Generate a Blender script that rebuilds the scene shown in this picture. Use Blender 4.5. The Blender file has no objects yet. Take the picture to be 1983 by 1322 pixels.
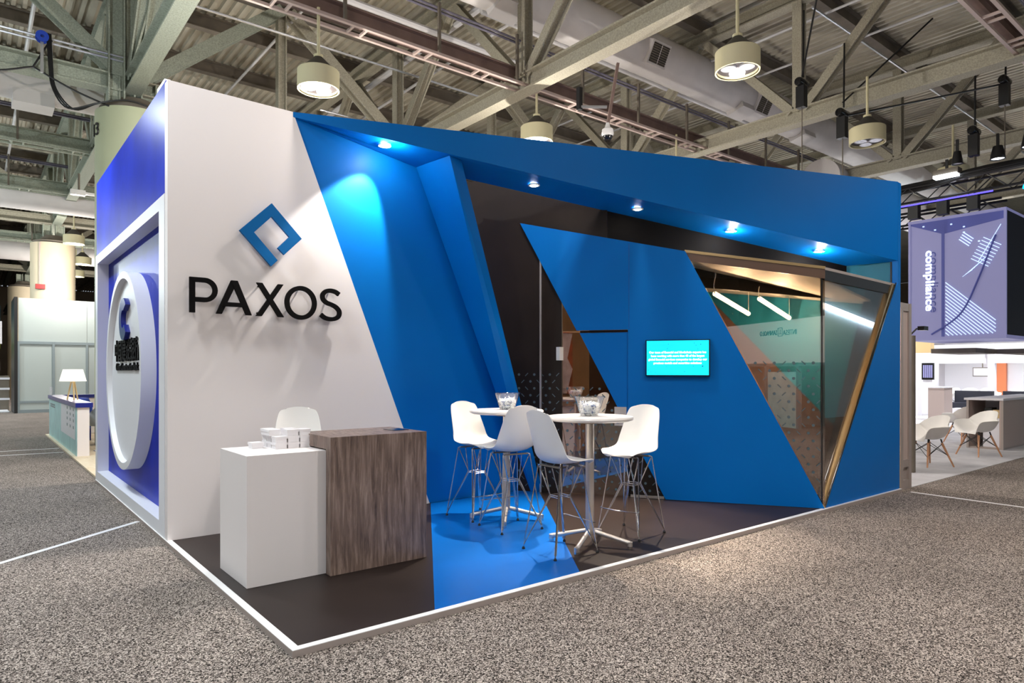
import bpy, bmesh, math, random
from mathutils import Vector, Matrix
random.seed(7)
SC = bpy.context.scene
COL = SC.collection
PI = math.pi
V = Vector

# ------------------------------------------------------------------ materials
def nodes_of(m):
    m.use_nodes = True
    nt = m.node_tree
    return nt, nt.nodes['Principled BSDF']

def pmat(name, col, rough=.5, metal=0., spec=.5, coat=0., bump=None, var=None):
    m = bpy.data.materials.new(name)
    nt, b = nodes_of(m)
    b.inputs['Base Color'].default_value = (*col, 1)
    b.inputs['Roughness'].default_value = rough
    b.inputs['Metallic'].default_value = metal
    b.inputs['Specular IOR Level'].default_value = spec
    b.inputs['Coat Weight'].default_value = coat
    tc = nt.nodes.new('ShaderNodeTexCoord')
    if var:                      # (amount, scale): soft variation of the colour itself
        n = nt.nodes.new('ShaderNodeTexNoise'); n.inputs['Scale'].default_value = var[1]; n.inputs['Detail'].default_value = 5
        nt.links.new(tc.outputs['Object'], n.inputs['Vector'])
        r = nt.nodes.new('ShaderNodeMapRange')
        r.inputs['From Min'].default_value = .3; r.inputs['From Max'].default_value = .7
        r.inputs['To Min'].default_value = 1-var[0]; r.inputs['To Max'].default_value = 1+var[0]
        nt.links.new(n.outputs['Fac'], r.inputs['Value'])
        mx = nt.nodes.new('ShaderNodeVectorMath'); mx.operation = 'SCALE'
        mx.inputs[0].default_value = col
        nt.links.new(r.outputs['Result'], mx.inputs['Scale'])
        nt.links.new(mx.outputs['Vector'], b.inputs['Base Color'])
    if bump:                     # (strength, scale)
        n = nt.nodes.new('ShaderNodeTexNoise'); n.inputs['Scale'].default_value = bump[1]; n.inputs['Detail'].default_value = 3
        nt.links.new(tc.outputs['Object'], n.inputs['Vector'])
        bp = nt.nodes.new('ShaderNodeBump'); bp.inputs['Strength'].default_value = bump[0]; bp.inputs['Distance'].default_value = .01
        nt.links.new(n.outputs['Fac'], bp.inputs['Height']); nt.links.new(bp.outputs['Normal'], b.inputs['Normal'])
    return m

def emat(name, col, strength):
    m = bpy.data.materials.new(name)
    nt, b = nodes_of(m)
    b.inputs['Base Color'].default_value = (*[min(c, .8) for c in col], 1)
    b.inputs['Emission Color'].default_value = (*col, 1)
    b.inputs['Emission Strength'].default_value = strength
    return m

def carpet_mat(name, c0, c1, c2, scale):
    m = bpy.data.materials.new(name); nt, b = nodes_of(m)
    tc = nt.nodes.new('ShaderNodeTexCoord')
    n = nt.nodes.new('ShaderNodeTexVoronoi'); n.inputs['Scale'].default_value = scale; n.inputs['Randomness'].default_value = 1.
    sp = nt.nodes.new('ShaderNodeSeparateColor')
    big = nt.nodes.new('ShaderNodeTexNoise'); big.inputs['Scale'].default_value = 1.1; big.inputs['Detail'].default_value = 3
    r = nt.nodes.new('ShaderNodeValToRGB'); e = r.color_ramp.elements
    e[0].position = .12; e[0].color = (*c0, 1); e[1].position = .92; e[1].color = (*c2, 1)
    k = e.new(.5); k.color = (*c1, 1)
    mr = nt.nodes.new('ShaderNodeMapRange'); mr.inputs['From Min'].default_value = .35; mr.inputs['From Max'].default_value = .65
    mr.inputs['To Min'].default_value = .9; mr.inputs['To Max'].default_value = 1.1
    sc = nt.nodes.new('ShaderNodeVectorMath'); sc.operation = 'SCALE'
    L = nt.links.new
    L(tc.outputs['Object'], n.inputs['Vector']); L(tc.outputs['Object'], big.inputs['Vector'])
    L(n.outputs['Color'], sp.inputs['Color']); L(sp.outputs['Red'], r.inputs['Fac']); L(big.outputs['Fac'], mr.inputs['Value'])
    L(r.outputs['Color'], sc.inputs[0]); L(mr.outputs['Result'], sc.inputs['Scale']); L(sc.outputs['Vector'], b.inputs['Base Color'])
    b.inputs['Roughness'].default_value = .95; b.inputs['Specular IOR Level'].default_value = .1
    return m

def wood_mat(name, dark, mid, light, sx=14., sz=.9):
    m = bpy.data.materials.new(name); nt, b = nodes_of(m); L = nt.links.new
    tc = nt.nodes.new('ShaderNodeTexCoord'); mp = nt.nodes.new('ShaderNodeMapping')
    mp.inputs['Scale'].default_value = (sx, sx*.35, sz)
    n = nt.nodes.new('ShaderNodeTexNoise'); n.inputs['Scale'].default_value = 1.5; n.inputs['Detail'].default_value = 8; n.inputs['Roughness'].default_value = .68; n.inputs['Distortion'].default_value = .6
    r = nt.nodes.new('ShaderNodeValToRGB'); e = r.color_ramp.elements
    e[0].position = .3; e[0].color = (*dark, 1); e[1].position = .72; e[1].color = (*light, 1); k = e.new(.5); k.color = (*mid, 1)
    L(tc.outputs['Object'], mp.inputs['Vector']); L(mp.outputs['Vector'], n.inputs['Vector']); L(n.outputs['Fac'], r.inputs['Fac']); L(r.outputs['Color'], b.inputs['Base Color'])
    b.inputs['Roughness'].default_value = .42
    return m

def glass_mat(name, tint, refl, rough=0.):
    m = bpy.data.materials.new(name); m.use_nodes = True; nt = m.node_tree; nt.nodes.clear(); L = nt.links.new
    o = nt.nodes.new('ShaderNodeOutputMaterial'); mx = nt.nodes.new('ShaderNodeMixShader')
    t = nt.nodes.new('ShaderNodeBsdfTransparent'); t.inputs['Color'].default_value = (*tint, 1)
    g = nt.nodes.new('ShaderNodeBsdfGlossy'); g.inputs['Roughness'].default_value = rough
    lw = nt.nodes.new('ShaderNodeLayerWeight'); lw.inputs['Blend'].default_value = .3
    mr = nt.nodes.new('ShaderNodeMapRange'); mr.inputs['To Min'].default_value = refl; mr.inputs['To Max'].default_value = min(1, refl+.5)
    L(lw.outputs['Fresnel'], mr.inputs['Value']); L(mr.outputs['Result'], mx.inputs['Fac'])
    L(t.outputs[0], mx.inputs[1]); L(g.outputs[0], mx.inputs[2]); L(mx.outputs[0], o.inputs['Surface'])
    return m

M = {}
M['carpet'] = carpet_mat('carpet_speckled', (.004, .0035, .003), (.125, .102, .09), (.52, .45, .40), 165.)
M['grey_carpet'] = pmat('grey_carpet', (.52, .51, .53), .9, var=(.12, 3.))
M['white'] = pmat('white_paint', (.82, .765, .75), .5, spec=.25)
M['white_gloss'] = pmat('white_gloss', (.84, .83, .82), .25)
M['white_plastic'] = pmat('white_plastic', (.86, .84, .81), .3)
M['white_frame'] = pmat('white_frame', (.83, .84, .88), .4, spec=.2)
M['blue'] = pmat('blue_paint', (.0, .14, .49), .45, spec=.12, var=(.04, 1.2))
M['blue_floor'] = pmat('blue_vinyl', (.0, .105, .42), .33, spec=.25, var=(.05, 2.))
M['logo_blue'] = pmat('logo_blue', (.0, .12, .36), .5, spec=.15)
M['royal'] = pmat('royal_blue', (.010, .030, .46), .32, spec=.02, var=(.25, 1.3))
M['navy'] = pmat('navy_blue', (.012, .02, .22), .3)
M['dark_vinyl'] = pmat('dark_brown_vinyl', (.022, .0145, .0128), .42, spec=.2, var=(.12, 3.))
M['laminate'] = pmat('dark_brown_laminate', (.015, .0095, .0075), .45, spec=.25, var=(.25, 2.))
M['black'] = pmat('black', (.008, .008, .009), .45)
M['matt_black'] = pmat('matt_black', (.007, .006, .006), .7, spec=.15)
M['black_gloss'] = pmat('black_gloss', (.01, .01, .011), .15)
M['letter_black'] = pmat('letter_black', (.004, .0035, .0035), .8, spec=.1)
M['wood'] = wood_mat('weathered_wood', (.06, .040, .032), (.19, .13, .105), (.40, .30, .25), 20., 1.6)
M['wood_leg'] = pmat('beech_wood', (.55, .27, .14), .45, var=(.15, 9.))
M['pale_wood'] = wood_mat('pale_wood_floor', (.55, .42, .26), (.72, .6, .42), (.82, .74, .6), 4., 4.)
M['light_wood'] = pmat('light_wood', (.72, .52, .25), .5)
M['chrome'] = pmat('chrome', (.75, .73, .72), .18, metal=1.)
M['alu'] = pmat('satin_aluminium', (.66, .61, .58), .38, metal=.85)
M['alu_frame'] = pmat('aluminium_frame', (.42, .36, .33), .45, metal=.3)
M['edge_side'] = pmat('edging_side', (.40, .34, .31), .45, metal=.2)
M['brass'] = pmat('bronze_metal', (.40, .29, .15), .33, metal=1.)
M['tabletop'] = pmat('white_laminate_top', (.80, .76, .73), .22)
M['steel'] = pmat('sprayed_steel', (.36, .335, .26), .8, bump=(.35, 70.), var=(.22, 38.))
M['steel_green'] = pmat('sprayed_steel_green', (.34, .37, .30), .8, bump=(.35, 70.), var=(.22, 38.))
M['steel_dark'] = pmat('purlin_steel', (.17, .145, .115), .8, var=(.15, 3.))
M['steel_rust'] = pmat('primed_steel', (.19, .125, .105), .75, var=(.15, 3.))
M['deck'] = pmat('roof_deck', (.50, .46, .37), .75, var=(.14, .5))
M['duct'] = pmat('duct_fabric', (.66, .63, .62), .7, var=(.06, 2.))
M['pipe'] = pmat('white_pipe', (.62, .61, .62), .4)
M['conduit'] = pmat('galvanised_conduit', (.7, .72, .76), .28, metal=.8)
M['cable'] = pmat('purple_grey_cable', (.13, .12, .16), .6)
M['cream'] = pmat('cream_paint', (.66, .56, .40), .6, var=(.06, 1.))
M['cream_green'] = pmat('pale_green_paint', (.56, .60, .40), .6, var=(.06, 1.))
M['lamp_cream'] = pmat('lamp_cream', (.62, .57, .36), .5)
M['lamp_inside'] = pmat('lamp_inside', (.05, .042, .045), .6)
M['lamp_cone'] = pmat('lamp_cone_dark', (.05, .047, .04), .6)
M['bulb_on'] = emat('lamp_lit', (1., .96, .93), 9.)
M['bulb_off'] = pmat('lamp_unlit', (.55, .57, .62), .2, metal=.4)
M['spot_on'] = emat('downlight_lit', (1., .90, .78), 40.)
M['tube_on'] = emat('tube_lit', (1., .80, .52), 24.)
M['screen'] = emat('screen_cyan', (.0, .56, .80), .95)
M['screen_text'] = emat('screen_text', (.95, 1., 1.), 1.0)
M['screen_dot'] = pmat('screen_dot', (.0, .08, .15), .4)
M['glass'] = glass_mat('tinted_glass', (.72, .64, .57), .24)
M['clear'] = glass_mat('clear_glass', (.95, .97, .98), .10)
M['film'] = pmat('film_brown', (.10, .055, .036), .35, var=(.15, 1.))
M['room_brown'] = pmat('room_brown', (.30, .19, .12), .5, var=(.2, 2.))
M['slate_wall'] = pmat('slate_wall', (.30, .42, .50), .5)
M['teal'] = pmat('teal_wall', (.008, .13, .20), .5, spec=.2)
M['ceiling_white'] = pmat('room_ceiling', (.62, .56, .48), .6)
M['decal'] = pmat('decal_blue_grey', (.08, .12, .14), .5)
M['sage'] = pmat('grey_panel', (.42, .48, .47), .5)
M['sage_frame'] = pmat('grey_frame', (.22, .27, .29), .4)
M['aqua'] = pmat('aqua_graphic', (.45, .72, .72), .4, var=(.12, 4.))
M['seat_blue'] = pmat('blue_fabric', (.01, .05, .42), .7)
M['grey_fabric'] = pmat('grey_fabric', (.20, .24, .27), .8)
M['lampshade'] = emat('lampshade', (1., .92, .80), .75)
M['lime'] = pmat('lime_panel', (.42, .72, .03), .5)
M['hedge'] = pmat('green_hedge', (.05, .08, .03), .9, var=(.5, 20.))
M['tape'] = pmat('white_tape', (.78, .76, .76), .6)
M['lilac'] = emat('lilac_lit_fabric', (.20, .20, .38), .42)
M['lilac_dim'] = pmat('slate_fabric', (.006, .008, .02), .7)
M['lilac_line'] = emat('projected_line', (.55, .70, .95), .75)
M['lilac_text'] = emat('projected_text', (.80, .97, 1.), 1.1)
M['indigo'] = pmat('indigo_band', (.10, .12, .45), .6)
M['greige'] = pmat('greige_panel', (.50, .40, .36), .5)
M['lounge_white'] = pmat('lounge_white', (.80, .79, .84), .5)
M['orange'] = pmat('orange_panel', (.85, .25, .10), .5)
M['dark_sofa'] = pmat('dark_leather', (.012, .014, .028), .45)
M['led_blue'] = emat('led_blue', (.08, .06, 1.), 2.)
M['led_cyan'] = emat('led_cyan', (.0, .35, 1.), 2.5)
M['spot_cool'] = emat('cool_lamp', (.85, .92, 1.), 8.)
M['red'] = pmat('red_plastic', (.3, .01, .01), .4)
M['paper'] = pmat('white_card', (.85, .82, .83), .5)
M['wrapper'] = pmat('sweet_wrapper', (.90, .91, .94), .35)
M['wrapper_blue'] = pmat('sweet_wrapper_blue', (.05, .12, .33), .35)
M['poster'] = pmat('poster_red', (.40, .10, .06), .5, var=(.5, 3.))
M['poster_pale'] = pmat('poster_pale', (.62, .60, .85), .5, var=(.3, 6.))
M['brown_ceiling'] = pmat('wall_brown', (.30, .22, .15), .8, var=(.2, .3))

# ------------------------------------------------------------------ mesh helpers
class MB:
    def __init__(s): s.v = []; s.f = []; s.mi = []; s.mats = []; s.cur = 0
    def mat(s, m):
        if m not in s.mats: s.mats.append(m)
        s.cur = s.mats.index(m); return s
    def add(s, vs, fs):
        o = len(s.v); s.v += [V(p) for p in vs]
        for f in fs: s.f.append([i+o for i in f]); s.mi.append(s.cur)
        return s
    def box(s, a, b):
        x0, y0, z0 = a; x1, y1, z1 = b
        vs = [(x0,y0,z0),(x1,y0,z0),(x1,y1,z0),(x0,y1,z0),(x0,y0,z1),(x1,y0,z1),(x1,y1,z1),(x0,y1,z1)]
        return s.add(vs, [(3,2,1,0),(4,5,6,7),(0,1,5,4),(1,2,6,5),(2,3,7,6),(3,0,4,7)])
    def prism(s, pts, ex):                 # planar outline pushed along ex
        n = len(pts); ex = V(ex); p = [V(q) for q in pts]
        nrm = V((0,0,0))
        for i in range(n): nrm += (p[i]-p[0]).cross(p[(i+1) % n]-p[0])
        if nrm.dot(ex) < 0: p.reverse()
        vs = p + [q+ex for q in p]
        fs = [list(range(n))[::-1], list(range(n, 2*n))] + [(i, (i+1) % n, (i+1) % n+n, i+n) for i in range(n)]
        return s.add(vs, fs)
    def bar(s, p0, p1, w, h, up=(0,0,1), off=0., side=0.):
        p0 = V(p0); p1 = V(p1); d = (p1-p0).normalized(); up = V(up)
        r = d.cross(up)
        if r.length < 1e-4: r = d.cross(V((0,1,0)))
        r.normalize(); u = r.cross(d).normalized()
        c = [(-w/2,-h/2),(w/2,-h/2),(w/2,h/2),(-w/2,h/2)]
        vs = [p+r*(a+side)+u*(b+off) for p in (p0, p1) for a, b in c]
        return s.add(vs, [(0,1,2,3),(7,6,5,4),(0,4,5,1),(1,5,6,2),(2,6,7,3),(3,7,4,0)])
    def ibeam(s, p0, p1, w, h, t=.03, up=(0,0,1)):
        s.bar(p0, p1, w, t, up, h/2-t/2); s.bar(p0, p1, w, t, up, -h/2+t/2); s.bar(p0, p1, t, h-2*t, up)
        return s
    def channel(s, p0, p1, w, h, t=.025, up=(0,0,1)):
        s.bar(p0, p1, t, h, up, 0, -w/2); s.bar(p0, p1, w, t, up, h/2, 0); s.bar(p0, p1, w, t, up, -h/2, 0)
        return s
    def tube(s, pts, r, n=8, cap=True, r2=None):
        pts = [V(p) for p in pts]; k = len(pts); rings = []
        prev = None
        for i, p in enumerate(pts):
            d = ((pts[min(i+1, k-1)]-p).normalized() + (p-pts[max(i-1, 0)]).normalized())
            d = d.normalized() if d.length > 1e-6 else V((0,0,1))
            if prev is None:
                a = V((0,0,1)) if abs(d.z) < .9 else V((1,0,0))
                x = d.cross(a).normalized()
            else:
                x = (prev-d*prev.dot(d)).normalized()
            prev = x; y = d.cross(x)
            rr = r if r2 is None else r+(r2-r)*i/max(1, k-1)
            rings.append([p+(x*math.cos(2*PI*j/n)+y*math.sin(2*PI*j/n))*rr for j in range(n)])
        vs = [q for g in rings for q in g]; fs = []
        for i in range(k-1):
            for j in range(n):
                fs.append((i*n+j, i*n+(j+1) % n, (i+1)*n+(j+1) % n, (i+1)*n+j))
        if cap: fs += [list(range(n))[::-1], list(range((k-1)*n, k*n))]
        return s.add(vs, fs)
    def lathe(s, prof, c=(0,0,0), n=32, ax='z'):   # profile [(r, h)]
        c = V(c); vs = []; fs = []; k = len(prof)
        for r, h in prof:
            for j in range(n):
                a = 2*PI*j/n; x, y = r*math.cos(a), r*math.sin(a)
                vs.append(c + (V((x,y,h)) if ax == 'z' else V((h,x,y)) if ax == 'x' else V((y,h,x))))
        for i in range(k-1):
            for j in range(n):
                fs.append((i*n+j, i*n+(j+1) % n, (i+1)*n+(j+1) % n, (i+1)*n+j))
        return s.add(vs, fs)
    def stroke(s, path, w, o, ux, uz, ex, closed=False):  # flat ribbon in the plane (ux, uz) at o, thickness ex
        n = len(path); L = []; R = []
        for i in range(n):
            a = V(path[(i-1) % n] if closed or i > 0 else path[0]); b = V(path[(i+1) % n] if closed or i < n-1 else path[-1])
            d = (b-a).normalized(); q = V((-d.y, d.x))*w/2; c = V(path[i])
            L.append(c+q); R.append(c-q)
        o = V(o); ux = V(ux); uz = V(uz)
        for i in range(n if closed else n-1):
            j = (i+1) % n
            s.prism([o+ux*t.x+uz*t.y for t in (L[i], R[i], R[j], L[j])], ex)
        return s
    def build(s, name, mat=None, parent=None, smooth=False, local=False, kind=None):
        if mat is not None and not s.mats: s.mats = [mat]
        me = bpy.data.meshes.new(name)
        off = V((0,0,0))
        vs = s.v
        if parent is None and not local:
            xs = [p.x for p in vs]; ys = [p.y for p in vs]; zs = [p.z for p in vs]
            off = V(((min(xs)+max(xs))/2, (min(ys)+max(ys))/2, min(zs)))
        elif parent is not None and not local:
            q = parent; off = V((0,0,0))
            while q is not None: off += V(q.location); q = q.parent
        me.from_pydata([tuple(p-off) for p in vs], [], s.f)
        for m in s.mats: me.materials.append(m if not isinstance(m, str) else M[m])
        for p, i in zip(me.polygons, s.mi): p.material_index = i; p.use_smooth = smooth
        if smooth: me.set_sharp_from_angle(angle=math.radians(40))
        me.update()
        o = bpy.data.objects.new(name, me); COL.objects.link(o)
        if parent is not None: o.parent = parent
        elif not local: o.location = off
        if kind: o['kind'] = kind
        return o

def tag(o, label, cat, group=None, kind=None):
    o['label'] = label; o['category'] = cat
    if group: o['group'] = group
    if kind: o['kind'] = kind
    return o
def empty(name, loc, label, cat, group=None, rz=0.):
    o = bpy.data.objects.new(name, None); COL.objects.link(o)
    o.location = loc; o.rotation_euler = (0, 0, rz); o.empty_display_size = .1
    return tag(o, label, cat, group)
def copy_tree(o, parent=None):
    c = o.copy(); COL.objects.link(c)
    if parent is not None: c.parent = parent
    for ch in list(KIDS.get(o.name, [])):
        d = copy_tree(ch, c); KIDS.setdefault(c.name, []).append(d)
    return c
KIDS = {}
def scan(o):
    for x in bpy.data.objects:
        if x.parent is not None and x not in KIDS.setdefault(x.parent.name, []): KIDS[x.parent.name].append(x)
def dup(o, loc, rz, label, group=None):
    scan(o); c = copy_tree(o); c.location = loc; c.rotation_euler = (0, 0, rz); c['label'] = label
    if group: c['group'] = group
    return c
def struct(o, kind='structure'): o['kind'] = kind; return o
def spline(pts, k=6, closed=False):
    out = []; n = len(pts)
    for i in range(n if closed else n-1):
        g = lambda j: V(pts[j % n]) if closed else V(pts[max(0, min(n-1, j))])
        p0, p1, p2, p3 = g(i-1), g(i), g(i+1), g(i+2)
        for q in range(k):
            t = q/k
            out.append(.5*((2*p1)+(p2-p0)*t+(2*p0-5*p1+4*p2-p3)*t*t+(3*p1-p0-3*p2+p3)*t**3))
    if not closed: out.append(V(pts[-1]))
    return out
def text_mb(body, size, o, right, up, ex, align='CENTER', width=None, spacing=1., bold=0.):
    c = bpy.data.curves.new('t', 'FONT'); c.body = body; c.size = size; c.align_x = align; c.extrude = .5; c.space_character = spacing; c.offset = bold; c.resolution_u = 3
    t = bpy.data.objects.new('t', c); COL.objects.link(t)
    dg = bpy.context.evaluated_depsgraph_get(); me = bpy.data.meshes.new_from_object(t.evaluated_get(dg))
    sx = 1.
    if width: sx = width/max(1e-6, t.dimensions.x)
    mb = MB(); o = V(o); right = V(right); up = V(up); ex = V(ex)
    mb.add([o+right*p.co.x*sx+up*p.co.y+ex*(p.co.z+.5) for p in me.vertices], [list(p.vertices) for p in me.polygons])
    bpy.data.objects.remove(t); bpy.data.curves.remove(c); bpy.data.meshes.remove(me)
    return mb

# ------------------------------------------------------------------ camera
F, YH, TH = 1296.65, 719.94, math.radians(51.092)
cam = bpy.data.cameras.new('camera'); co = bpy.data.objects.new('camera', cam); COL.objects.link(co)
cam.sensor_width = 36.; cam.lens = F/1983*36.; cam.shift_y = (YH-661.)/1983.; cam.clip_end = 300.
co.location = (0, 0, 1.5); co.rotation_euler = (PI/2, 0, TH-PI/2)
SC.camera = co

# ------------------------------------------------------------------ hall shell
struct(MB().box((-45, -30, -.2), (75, 90, 0)).build('floor', 'carpet'))
def cs(x, y, z): return V((1.2*x, 1.2*y, 1.5+1.2*(z-1.5)))     # the roof is measured at 1/1.2 size
ZD = cs(0, 0, 9.15).z
deck = MB(); xs = -45.; pts = []
while xs < 75:
    pts += [(xs, 0), (xs+.085, 0), (xs+.11, .085), (xs+.205, .085)]; xs += .23
vs = [(x, y, ZD+z) for y in (-30, 90) for x, z in pts]; k = len(pts)
deck.add(vs, [(i, i+1, k+i+1, k+i) for i in range(k-1)])
deck.box((-45, -30, ZD+.13), (75, 90, ZD+.3))
struct(deck.build('ceiling', 'deck'))
struct(MB().box((-45, 90, 0), (75, 90.3, ZD)).build('wall_back', 'brown_ceiling'))
struct(MB().box((75, -30, 0), (75.3, 90, ZD)).build('wall_right', 'brown_ceiling'))
struct(MB().box((-45, -30.3, 0), (75, -30, ZD)).build('wall_front', 'brown_ceiling'))
struct(MB().box((-45.3, -30, 0), (-45, 90, ZD)).build('wall_left', 'brown_ceiling'))

# ------------------------------------------------------------------ roof trusses running away from the camera
P = 2.19
def truss(x, y0, y1, vphase, label, matn='steel', group='roof trusses across the hall'):
    r = empty('roof_truss', cs(x, 13.13, 6.27), label, 'truss', group)
    MB().ibeam(cs(x, y0, 6.40), cs(x, y1, 6.40), .30, .36, .035).build('bottom_chord', matn, r)
    MB().ibeam(cs(x, y0, 8.72), cs(x, y1, 8.72), .30, .32, .035).build('top_chord', matn, r)
    k0 = math.ceil((y0-13.13)/P); k1 = math.floor((y1-13.13)/P); n = 0
    for k in range(k0, k1+1):
        y = 13.13+k*P
        if (k+vphase) % 2 == 0:
            if y < 42: MB().ibeam(cs(x, y, 6.5), cs(x, y, 8.6), .22, .22, .03, (1, 0, 0)).build('post', matn, r)
            for s in (-1, 1):
                if y0-.1 <= y+s*P <= y1+.1 and y < 42:
                    MB().ibeam(cs(x, y+s*.12, 6.52), cs(x, y+s*(P-.1), 8.6), .20, .22, .03, (1, 0, 0)).build('diagonal', matn, r)
    return r
truss(2.15, -1.5, 70, 0, 'greenish steel roof truss standing on the round columns at left', 'steel_green')
truss(7.35, -1.5, 70, 0, 'speckled steel roof truss whose lower beam crosses above the middle of the blue header')
truss(12.4, -1.5, 60, 1, 'steel roof truss whose lower beam passes just left of the right hoists')
truss(17.0, -1.5, 50, 1, 'steel roof truss just above the lighting rig at right')
truss(22.0, -1.5, 45, 1, 'dim steel roof truss beyond the lighting rig, farthest right')
truss(-3.2, 9, 70, 0, 'brownish steel roof truss over the aisle, first one left of the round columns', 'steel')
truss(-8.5, 14, 70, 0, 'dim steel roof truss at the far left edge over the aisle', 'steel')

# secondary members running along the hall
def channel_line(y, x0, x1, label, matn='steel_rust', deep=.30, step=1.9):
    r = empty('service_channel', cs((x0+x1)/2, y, 6.3), label, 'beam', 'channels with ladder flanges along the hall')
    MB().channel(cs(x0, y+.10, 6.55), cs(x1, y+.10, 6.55), .12, deep).build('channel', matn, r)
    lf = MB(); a = cs(x0, y, 6.33); b = cs(x1, y, 6.33)
    lf.bar(a+V((0, -.16, 0)), b+V((0, -.16, 0)), .06, .05); lf.bar(a+V((0, .16, 0)), b+V((0, .16, 0)), .06, .05)
    L = (b-a).x; q = .6
    while q < L:
        for e in (-.12, .12): lf.bar(a+V((q+e, -.16, 0)), a+V((q+e, .16, 0)), .04, .04)
        q += 1.3
    lf.build('ladder_flange', 'greige' if matn == 'steel_rust' else 'steel_green', r)
    cb = MB()
    for e, zz in ((0, 0), (.05, .03), (.1, 0), (.05, -.04)): cb.tube([cs(x0, y, 7.12)+V((0, e, zz)), cs(x1, y, 7.12)+V((0, e, zz))], .022, 6)
    cb.build('cable_bundle', 'cable', r)
    q = .9
    while q < L:
        MB().bar(cs(x0, y, 6.35)+V((q, -.05, 0)), cs(x0, y, 7.18)+V((q, -.05, 0)), .05, .05).build('post', 'steel_dark', r); q += step*1.2
    return r
channel_line(8.76, -6., 25, 'brown steel channel with ladder-like lower flange passing above the white lamp drum', step=1.55)
channel_line(17.5, -16, 5.5, 'greenish channel with ladder flange beyond the near column, upper of the two at left', 'steel_green', step=3.2)
channel_line(21.9, -20, 7, 'greenish channel with ladder flange farther down the left aisle, lower of the two', 'steel_green', step=4.)
channel_line(30.6, -24, 9, 'dim channel with ladder flange far down the left aisle', 'steel_green', step=5.)
channel_line(2.97, 6.0, 25, 'primed brown channel with ladder flange crossing the top right corner', step=3.)
# main truss over the column row
r = empty('column_truss', cs(0, 13.13, 6.27), 'greenish main truss with a deep lower beam ending at the near column', 'truss', 'trusses over the column rows')
MB().ibeam(cs(-16, 13.13, 6.40), cs(2.0, 13.13, 6.40), .34, .34, .035).build('bottom_chord', 'steel_green', r)
MB().ibeam(cs(2.3, 13.13, 6.40), cs(30, 13.13, 6.40), .3, .3, .03).build('bottom_chord', 'steel', r)
MB().ibeam(cs(-16, 13.13, 8.7), cs(30, 13.13, 8.7), .3, .3, .03).build('top_chord', 'steel_dark', r)
for s, n in ((-1, 6), (1, 8)):
    for j in range(n):
        a, b = 2.15+s*(.15+2.6*j), 2.15+s*(2.6*(j+1))
        if j % 2 == 0: MB().ibeam(cs(a, 13.13, 6.55), cs(b, 13.13, 8.6), .26, .28, .03, (0, 1, 0)).build('diagonal', 'steel_green' if s < 0 or j == 0 else 'steel', r)
        else: MB().ibeam(cs(a, 13.13, 8.6), cs(b, 13.13, 6.55), .26, .28, .03, (0, 1, 0)).build('diagonal', 'steel_green' if s < 0 else 'steel', r)
        if abs(b-7.35) > .3 and abs(b-12.4) > .3: MB().ibeam(cs(b, 13.13, 6.5), cs(b, 13.13, 8.6), .2, .2, .03, (1, 0, 0)).build('post', 'steel', r)
MB().tube([cs(-16, 12.98, 6.83), cs(2., 12.98, 6.83)], .022, 6).tube([cs(-16, 12.98, 6.76), cs(2., 12.98, 6.76)], .022, 6).build('conduit', 'conduit', r)
for xx in (-.17, -2.6, -5.2, -7.8, .99): MB().bar(cs(xx, 12.97, 6.25), cs(xx, 12.97, 6.84), .05, .04).build('conduit_post', 'conduit', r)
for yy, lab in ((26.2, 'dim main truss over the second column of the left aisle'), (39.3, 'dim main truss over the third column, farthest down the left aisle')):
    r = empty('column_truss', cs(0, yy, 6.27), lab, 'truss', 'trusses over the column rows')
    MB().ibeam(cs(-24, yy, 6.40), cs(30, yy, 6.40), .34, .34, .035).build('bottom_chord', 'steel', r)
    MB().ibeam(cs(-24, yy, 8.7), cs(30, yy, 8.7), .3, .3, .03).build('top_chord', 'steel', r)
    for j in range(-8, 9):
        MB().ibeam(cs(2.15+2.6*j, yy, 6.55 if j % 2 == 0 else 8.6), cs(2.15+2.6*(j+1), yy, 8.6 if j % 2 == 0 else 6.55), .26, .28, .03, (0, 1, 0)).build('diagonal', 'steel', r)
# the stout steel bundle on the near column
r = empty('steel_cluster', cs(2.15, 13.13, 5.88), 'cluster of upright steel sections rising from the near round column', 'steelwork')
for dx, dy, w in ((-.30, -.1, .30), (.02, .12, .34)): MB().ibeam(cs(2.15, 13.13, 5.9)+V((dx, dy, 0)), cs(2.15, 13.13, 9.0)+V((dx, dy, 0)), w, .30, .03, (1, 0, 0)).build('upright', 'steel_green', r)
MB().ibeam(cs(2.2, 12.95, 6.55), cs(2.6, 11.2, 8.8), .34, .34, .035, (1, 0, 0)).build('strut', 'steel_green', r)

# purlins under the deck
for i in range(-5, 22):
    y = 13.13+P*i
    if y < .5: continue
    o = MB().ibeam(cs(-32, y, 8.98), cs(34, y, 8.98), .22, .36, .03).build('roof_purlin', 'steel_dark')
    tag(o, 'dark steel purlin under the ribbed roof deck, one of a row of equal ones', 'beam', 'purlins under the roof deck')

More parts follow.
